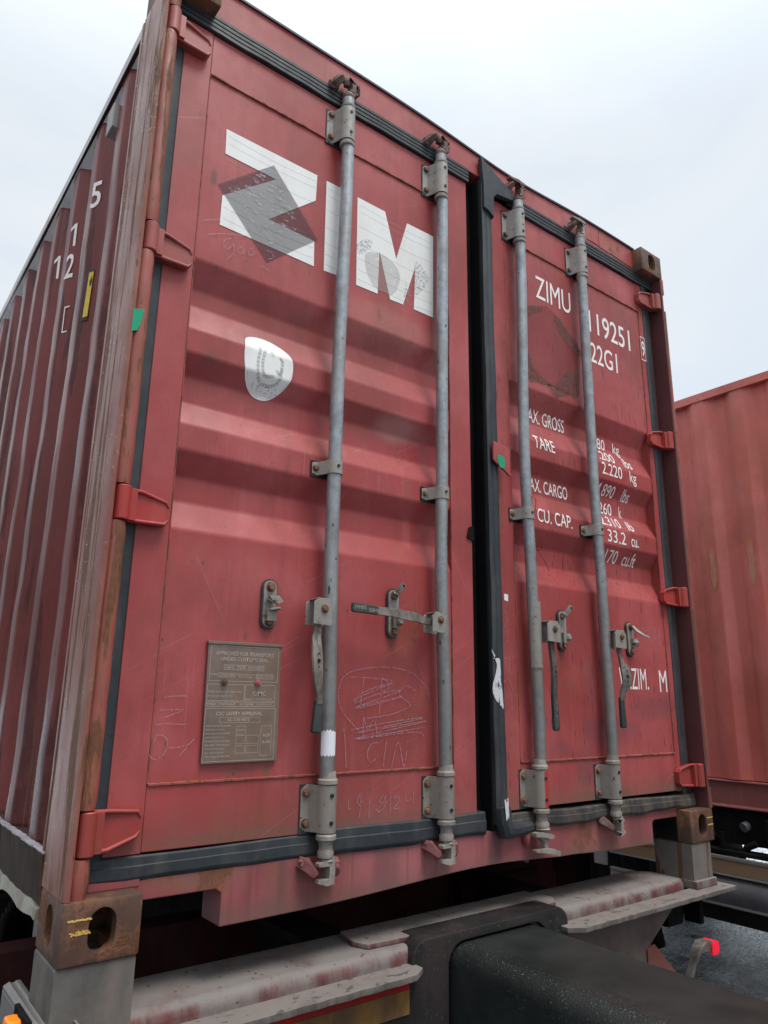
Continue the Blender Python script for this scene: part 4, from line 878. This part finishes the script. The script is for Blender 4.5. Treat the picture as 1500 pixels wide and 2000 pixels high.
# outrigger below the right flange
m = MB(); m.prism([(1.43, -.173), (2.20, -.173), (2.17, -.20), (1.98, -.315), (1.97, -.42), (2.0, -.60), (1.43, -.60)], 1, .030, .042); m.build('outrigger_web', 'gusset', tr, bevel=.002)
m = MB(); m.prism([(1.975, -.31), (2.02, -.30), (2.26, -.52), (2.30, -.60), (1.97, -.60)], 1, .024, .032); m.build('outrigger_stiffener', 'gussetred', tr, bevel=.002)
m = MB(); m.box(.30, .42, .03, .05, -.6, -.30); m.box(2.23, 2.33, .10, .22, -.30, -.17); m.box(2.37, 2.395, .05, .12, -.30, -.172); m.cyl((2.33, .16, -.30), (2.33, .16, -.255), .05, .06, 16); m.cyl((2.31, .20, -.40), (2.29, .22, -.30), .028, .036, 12); m.build('bracket', 'frame', tr, bevel=.004)
# legs that hold the container corners
for x0, x1 in ((-.002, .160), (2.278, 2.412)):
    m = MB(); m.box(x0, x1, .006, .168, -.150, .0); lg = m.build('support_leg', 'leg', tr, bevel=.005)
    m = MB(); m.box(x0-.004, x1+.006, -.006, .18, -.157, -.128); m.build('leg_foot', 'bolster', lg, bevel=.005)
m = MB(); m.tube([(-.01+i*.018, -.004, -.128+random.uniform(-.002, .002)) for i in range(10)], .006, 8); m.build('weld_bead', 'leg', lg)
# long frame rails, cross beams, wheels and tanks below and behind
m = MB()
for x in (.72, 1.60):
    m.box(x, x+.13, .243, 6.6, -.145, -.125); m.box(x+.055, x+.075, .243, 6.6, -.52, -.145); m.box(x, x+.13, .243, 6.6, -.54, -.52)
m.build('frame_rail', 'frame', tr)
m = MB()
for y_ in (1.6, 2.6, 3.6, 4.6, 5.7): m.box(.05, 2.40, y_, y_+.12, -.30, -.10)
m.build('cross_beam', 'frame', tr, bevel=.004)
m = MB(); m.box(.02, 2.2, .62, .72, -.32, -.13); m.build('cross_beam', 'framered', tr, bevel=.004)
m = MB(); m.box(1.55, 1.66, .9, 1.15, -.30, -.02); m.cyl((1.62, .60, -.19), (1.92, .47, -.16), .045, n=20); m.build('crossing_tube', 'framered', tr)
m = MB(); m.bar([(2.25, 1.9, .10), (2.02, .62, -.13)], [.05, .05], [.02, .02], (0, -.3, 1)); m.bar([(2.18, 1.9, .10), (1.95, .66, -.13)], [.03, .03], [.02, .02], (0, -.3, 1)); m.build('brace', 'greyrail', tr)
def wheel(x, y_, par, r=.50, w_=.30, z=-.75):
    m = MB(); n = 56; prof = [(-.5, .62), (-.5, .90), (-.46, .97), (-.38, 1), (.38, 1), (.46, .97), (.5, .90), (.5, .62)]
    rings = []
    for t, rr in prof: rings.append([(x+t*w_, y_+math.cos(2*math.pi*k/n)*r*rr*(1-.02*((k % 2) and abs(t) < .45)), z+math.sin(2*math.pi*k/n)*r*rr*(1-.02*((k % 2) and abs(t) < .45))) for k in range(n)])
    m.strip(rings, cap=False); t_ = m.build('tyre', 'black', par, angle=35)
    m = MB(); m.lathe((x-w_*.5, y_, z), (x+w_*.5, y_, z), [(0, r*.62), (.06, r*.60), (.35, r*.52), (.36, r*.30), (.20, r*.26), (.02, r*.24), (.0, r*.10), (1, r*.1)], 40, cap=False); m.build('rim', 'framered', t_)
for y_ in (3.3, 4.6):
    for x in (.28, 2.16): wheel(x, y_, tr)
m = MB(); m.lathe((.18, 1.05, -.52), (.18, 1.95, -.52), [(0, .10), (.03, .16), (.08, .175), (.92, .175), (.97, .16), (1, .10)], 28)
for y_ in (1.2, 1.75): m.box(.12, .25, y_, y_+.05, -.36, -.13)
m.build('air_tank', 'frame', tr, angle=35)
m = MB()
for i in range(7): m.tube([(.10+.02*i, .95+.06*i, -.13), (.08+.03*i, .9+.07*i, -.30-.02*i), (.20, 1.0+.05*i, -.42)], .014, 8)
m.build('hose', 'frame', tr)
# aluminium lamp bracket low on the left
m = MB(); m.prism([(-.026, -.112), (-.026, -.100), (-.014, -.094), (-.010, -.097), (-.004, -.097), (.000, -.094), (.008, -.094), (.012, -.100), (.012, -.112)], 1, -.32, .292)
m.box(-.027, -.022, -.32, .290, -.165, -.108); m.box(.045, .05, -.32, .05, -.16, -.094)
rl = m.build('side_rail', 'alu', tr, bevel=.001)
m = MB(); m.lathe((-.027, .085, -.120), (-.046, .082, -.118), [(0, .030), (.5, .028), (1, .014)], 20); m.box(-.034, -.024, .03, .14, -.165, -.088)
lh = m.build('lamp_housing', 'frame', tr, bevel=.002)
m = MB(); m.prism([(.045, -.160), (.125, -.160), (.108, -.094), (.066, -.094)], 0, -.060, -.034); m.build('lamp_lens', 'orangelens', lh, bevel=.006)
# rubber marker lamp on the right side
m = MB(); m.bar([(2.30, .10, -.53), (2.34, .10, -.485), (2.375, .10, -.440), (2.405, .10, -.405), (2.44, .10, -.395), (2.49, .10, -.402)], [.015, .018, .017, .020, .036, .042], [.03, .03, .03, .04, .05, .05]); ml = m.build('marker_lamp', 'arm', tr, bevel=.006)
m = MB(); m.box(2.463, 2.503, .066, .074, -.427, -.385); m.box(2.485, 2.521, .070, .13, -.427, -.385); m.build('lamp_lens', 'redlens', ml, bevel=.006)
# ================================================================ the second container and its trailer
X2 = 3.87
oc = thing('shipping_container', 'faded pink red container on the right showing its plain corrugated long side', 'shipping container', (X2, -2.1, -.08), 'shipping containers on trailers')
Y0, Y1 = -2.10, 3.96; ZB, ZT = -.08, 2.51
def oprof(y):
    k = (y-.442) % .2755
    if k < .074: return 0.0
    if k < .114: return .036*(k-.074)/.040
    if k < .2355: return .036
    return .036-.036*(k-.2355)/.040
def oprof(y):
    # flats outward where the roof rail touches them, recesses between (dark triangles under the rail)
    k = (y-.363) % .256
    if k < .070: return 0.006
    if k < .128: return .006+.036*(k-.070)/.058
    if k < .198: return .042
    return .042-.036*(k-.198)/.058
ev2 = [Y0+.18]+sorted(e_ for e_ in [.363+.256*i+d_ for i in range(-11, 16) for d_ in (0, .07, .128, .198)] if Y0+.18 < e_ < Y1-.18)+[Y1-.18]
pts = rounded([(e_, oprof(e_)) for e_ in ev2], .008, 3); n = len(pts); nz = 24; vs = []
for j in range(nz+1):
    z = .09+(2.46-.09)*j/nz
    for y_, x_ in pts: vs.append((X2+x_+.003*math.sin(z*3.1+y_*2.2), y_+.002*math.sin(z*5+y_), z))
m = MB(); m.add(vs, [(j*n+i, j*n+i+1, (j+1)*n+i+1, (j+1)*n+i) for j in range(nz) for i in range(n-1)]); ow = m.build('side_wall', 'other', oc, fix=False, angle=35)
m = MB(); m.strip([[(X2-.002, y_, 2.450+.002*math.sin(y_*4)), (X2-.002, y_, 2.500+.003*math.sin(y_*3)), (X2+.06, y_, 2.505), (X2+.06, y_, 2.450)] for y_ in [Y0+.17+i*.0953 for i in range(61)]]); m.build('top_rail', 'other', oc)
m = MB(); m.prism([(X2-.006, .083), (X2+.05, .086), (X2+.05, -.062), (X2-.012, -.066), (X2-.012, -.058), (X2+.014, -.050), (X2+.014, .074), (X2-.006, .076)], 1, Y0+.17, Y1-.17); m.build('bottom_rail', 'otherlow', oc, bevel=.0015)
m = MB(); m.box(X2+.08, X2+W-.08, Y0+.06, Y1-.06, 2.46, 2.48); m.build('roof', 'other', oc)
m = MB(); m.box(X2+W-.05, X2+W-.01, Y0+.1, Y1-.1, .0, 2.46); m.build('side_wall', 'other', oc)
m = MB(); m.box(X2+.05, X2+W-.05, Y0+.1, Y1-.1, -.03, .0); m.build('floor', 'frame', oc)
m = MB(); m.box(X2+.08, X2+W-.08, Y0+.05, Y0+.09, .05, 2.46); m.box(X2+.08, X2+W-.08, Y1-.09, Y1-.05, .05, 2.46); m.build('end_wall', 'other', oc)
for x in (X2, X2+W-.16):
    for y_ in (Y0, Y1-.178):
        m = MB(); m.box(x+(.004 if x == X2 else .05), x+(.11 if x == X2 else .156), y_+.004, y_+.174, ZB+.118, ZT-.118); m.build('corner_post', 'otherlow', oc, bevel=.01)
        for z in (ZB, ZT-.118): m = MB(); m.box(x, x+.162, y_, y_+.178, z, z+.118); m.build('corner_casting', 'rustcast', oc, bevel=.01)
def scar(yc, z0, z1, w_, par=ow):
    P_ = []; n = 26
    for i in range(n):
        a = 2*math.pi*i/n; P_.append((yc+w_*math.cos(a)*(1+.25*math.sin(i*5.1)), (z0+z1)/2+(z1-z0)/2*math.sin(a)*(1+.05*math.sin(i*3.3))))
    cuts = ev2[1:-1]
    on_prof(poly_bm([P_]), cuts, lambda y_: X2+oprof(y_)-.0045, 'rust_scar', plain('bare rust scar', (.60, .20, .09), .7, .2, 60, dust=((.66, .30, .22), .7)), par, 'yz')
    on_prof(poly_bm([[((p-yc)*.6+yc, (q_-z0)*.8+z0+.01) for p, q_ in P_]]), cuts, lambda y_: X2+oprof(y_)-.0055, 'rust_scar', film('bare metal scar', (.80, .45, .40), .55, .4, (60, 60, 14)), par, 'yz')
scar(.653, 1.19, 1.475, .022); scar(.412, 1.20, 1.49, .026)
# trailer of the second container
t2 = thing('container_trailer', 'trailer under the faded container with tan and pale grey side boards', 'trailer', (5.0, .9, -1.25), 'trailers under the containers')
m = MB()
for x in (X2+.55, X2+1.75): m.box(x, x+.14, -3.4, 4.4, -.34, -.085)
for i in range(9): m.box(X2-.0, X2+W, -2.1+i*.74, -2.0+i*.74, -.19, -.082)
m.build('frame', 'frame', t2, bevel=.004)
m = MB(); m.box(X2+.02, X2+.06, -3.3, 4.3, -.262, -.085); m.build('side_skirt', 'frame', t2, bevel=.003)
m = MB()
for y_ in (.36, 1.20, 1.40, -.5, -1.4): m.box(X2-.09, X2+.06, y_, y_+.10, -.75, -.10)
m.tube([(X2, .92, -.10), (X2+.02, .72, -.32)], .010, 6); m.tube([(X2, .56, -.24), (X2, .62, -.27), (X2, .655, -.33)], .020, 8); m.box(X2-.03, X2-.01, .74, .765, -.33, -.2)
m.build('guard_post', 'frame', t2, bevel=.003)
m = MB(); m.box(X2-.06, X2+.05, -3.3, 1.5, -.312, -.292); m.build('guard_edge', 'frame', t2)
def plank(z0, z1, mat, cap_='alu', ch=.016, x=X2-.125):
    m = MB(); m.prism([(x, z0), (x, z1-ch), (x+.03, z1-ch), (x+.03, z0)], 1, -3.3, 1.46); a = m.build('side_board', mat, t2, bevel=.003)
    m = MB(); m.prism([(x-.005, z1-ch), (x-.002, z1), (x+.032, z1), (x+.034, z1-ch)], 1, -3.3, 1.46); m.build('board_edge', cap_, a, bevel=.002)
plank(-.400, -.313, 'tan'); plank(-.572, -.495, 'greyrail', ch=.012)
m = MB(); m.box(X2-.126, X2-.09, -3.3, 1.46, -.412, -.4005); m.build('board_edge', 'greyrail', t2)
m = MB(); m.prism([(X2-.06+.085*math.cos(a)*1.0, -.50+.092*math.sin(a)) for a in [2*math.pi*i/22 for i in range(22)]], 1, -2.9, 1.05); m.build('side_tank', 'tank', t2, angle=35)
m = MB(); m.prism([(X2-.10, -.575), (X2-.08, -.575), (X2-.05, -.66), (X2-.09, -.66)], 1, -3.3, 1.1); m.build('lower_skirt', 'frame', t2)
m = MB(); m.cyl((X2-.01, .625, -.165), (X2+.02, .615, -.155), .026, n=20); m.lump((X2-.012, .60, -.170), (.004, .006, .010), 2); m.build('reflector', 'tank', t2)
m = MB(); m.box(X2-.02, X2+.5, 1.66, 3.9, -.30, -.10); m.box(X2-.02, X2+.5, 1.66, 1.70, -.8, -.3); m.build('mudguard', 'frame', t2, bevel=.01)
m = MB(); m.box(X2-.10, X2-.02, 1.50, 1.60, -.50, -.30); m.build('tool_box', 'greyrail', t2, bevel=.004)
for y_ in (2.3, 3.45):
    for x in (X2+.35, X2+2.1): wheel(x, y_, t2)
m = MB(); m.box(X2+.7, X2+.82, -1.9, -1.78, -1.22, -.4); m.box(X2+1.7, X2+1.82, -1.9, -1.78, -1.22, -.4); m.box(X2+.6, X2+.92, -1.96, -1.7, -1.25, -1.21); m.box(X2+1.6, X2+1.92, -1.96, -1.7, -1.25, -1.21); m.build('landing_leg', 'frame', t2)
# ================================================================ ground and distance
def ground():
    m, q = newmat('wet asphalt with slush and painted glints'); co = q.co
    n1 = q.noise(co, 1.5, 5, .6); n2 = q.noise(co, 9, 8, .7); n3 = q.noise(co, 55, 3, .6)
    c = q.mix(q.rmp(n2, .3, .7), (.012, .017, .024), (.040, .050, .062))
    ln = q.nd('ShaderNodeVectorMath', {'operation': 'LENGTH'}, i0=q.sc(co, (1, 1, 0))).outputs['Value']
    far = q.rmp(ln, 5.5, 9.0, 0, .45)
    near = q.rmp(q.nd('ShaderNodeSeparateXYZ', Vector=co).outputs[0], 2.6, 3.9, -.25, 0)
    far = q.m('ADD', far, near); s = q.m('ADD', q.m('ADD', q.m('MULTIPLY', n1, .72), q.m('MULTIPLY', n2, .28)), far)
    sn = q.rmp(s, .42, .52, 0, 1); sp = q.rmp(q.m('ADD', q.m('MULTIPLY', n3, .6), q.m('ADD', near, q.m('MULTIPLY', n1, .45))), .56, .60, 0, 1)
    f = q.m('MAXIMUM', q.m('MULTIPLY', sn, q.rmp(n3, .40, .52, .18, 1)), sp)
    c = q.mix(f, c, (.80, .88, .95))  # pale slush, plus wet sky glints put into the colour
    h = q.m('ADD', q.m('MULTIPLY', n2, 1.5), q.m('ADD', n3, q.m('MULTIPLY', f, .5)))
    finish(q, c, q.m('ADD', q.rmp(n2, .35, .65, .05, .22), q.m('MULTIPLY', f, .12)), h, .8, .02)
    return m
m = MB(); N_ = 40; S_ = [-600, -200, -80, -40, -20, -12, -8, -5, -3, -1, 1, 3, 5, 7, 9, 12, 16, 22, 30, 45, 80, 200, 600]
m.add([(x, y_, -1.25+(.0 if max(abs(x), abs(y_)) > 50 else .012*math.sin(x*1.3)*math.cos(y_*.9))) for x in S_ for y_ in S_], [(i*len(S_)+j, (i+1)*len(S_)+j, (i+1)*len(S_)+j+1, i*len(S_)+j+1) for i in range(len(S_)-1) for j in range(len(S_)-1)])
gr = m.build('ground', ground(), None, fix=False); gr['kind'] = 'structure'
# every loose piece of these becomes an object of its own
SEP = ('bolt', 'collar', 'grease_hole', 'guard_post', 'frame_rail', 'cross_beam', 'sill_step', 'weld_bead', 'bracket', 'brace', 'hinge_pin_cover', 'post_lip', 'hose', 'landing_leg', 'bar_end', 'rivet_hole', 'air_tank', 'catch_hook', 'crossing_tube', 'crease')
for o in list(bpy.data.objects):
    if o.type != 'MESH' or o.name.split('.')[0] not in SEP: continue
    bm = bmesh.new(); bm.from_mesh(o.data); bm.verts.ensure_lookup_table(); seen = set(); isl = []
    for v in bm.verts:
        if v.index in seen: continue
        st = [v]; comp = set()
        while st:
            a = st.pop()
            if a.index in comp: continue
            comp.add(a.index); st += [e.other_vert(a) for e in a.link_edges]
        seen |= comp; isl.append(comp)
    if 1 < len(isl) < 40 and o.name.split('.')[0] != 'bolt' or o.name.split('.')[0] == 'bolt' and len(isl) > 2:
        if o.name.split('.')[0] == 'bolt': isl = [isl[i] | isl[i+1] for i in range(0, len(isl)-1, 2)]
        for comp in isl:
            b2 = bm.copy(); b2.verts.ensure_lookup_table()
            bmesh.ops.delete(b2, geom=[v for v in b2.verts if v.index not in comp], context='VERTS')
            me = o.data.copy(); b2.to_mesh(me); b2.free(); n_ = o.copy(); n_.data = me; COL.objects.link(n_)
        for ch in list(o.children): ch.parent = n_
        bpy.data.objects.remove(o)
    bm.free()
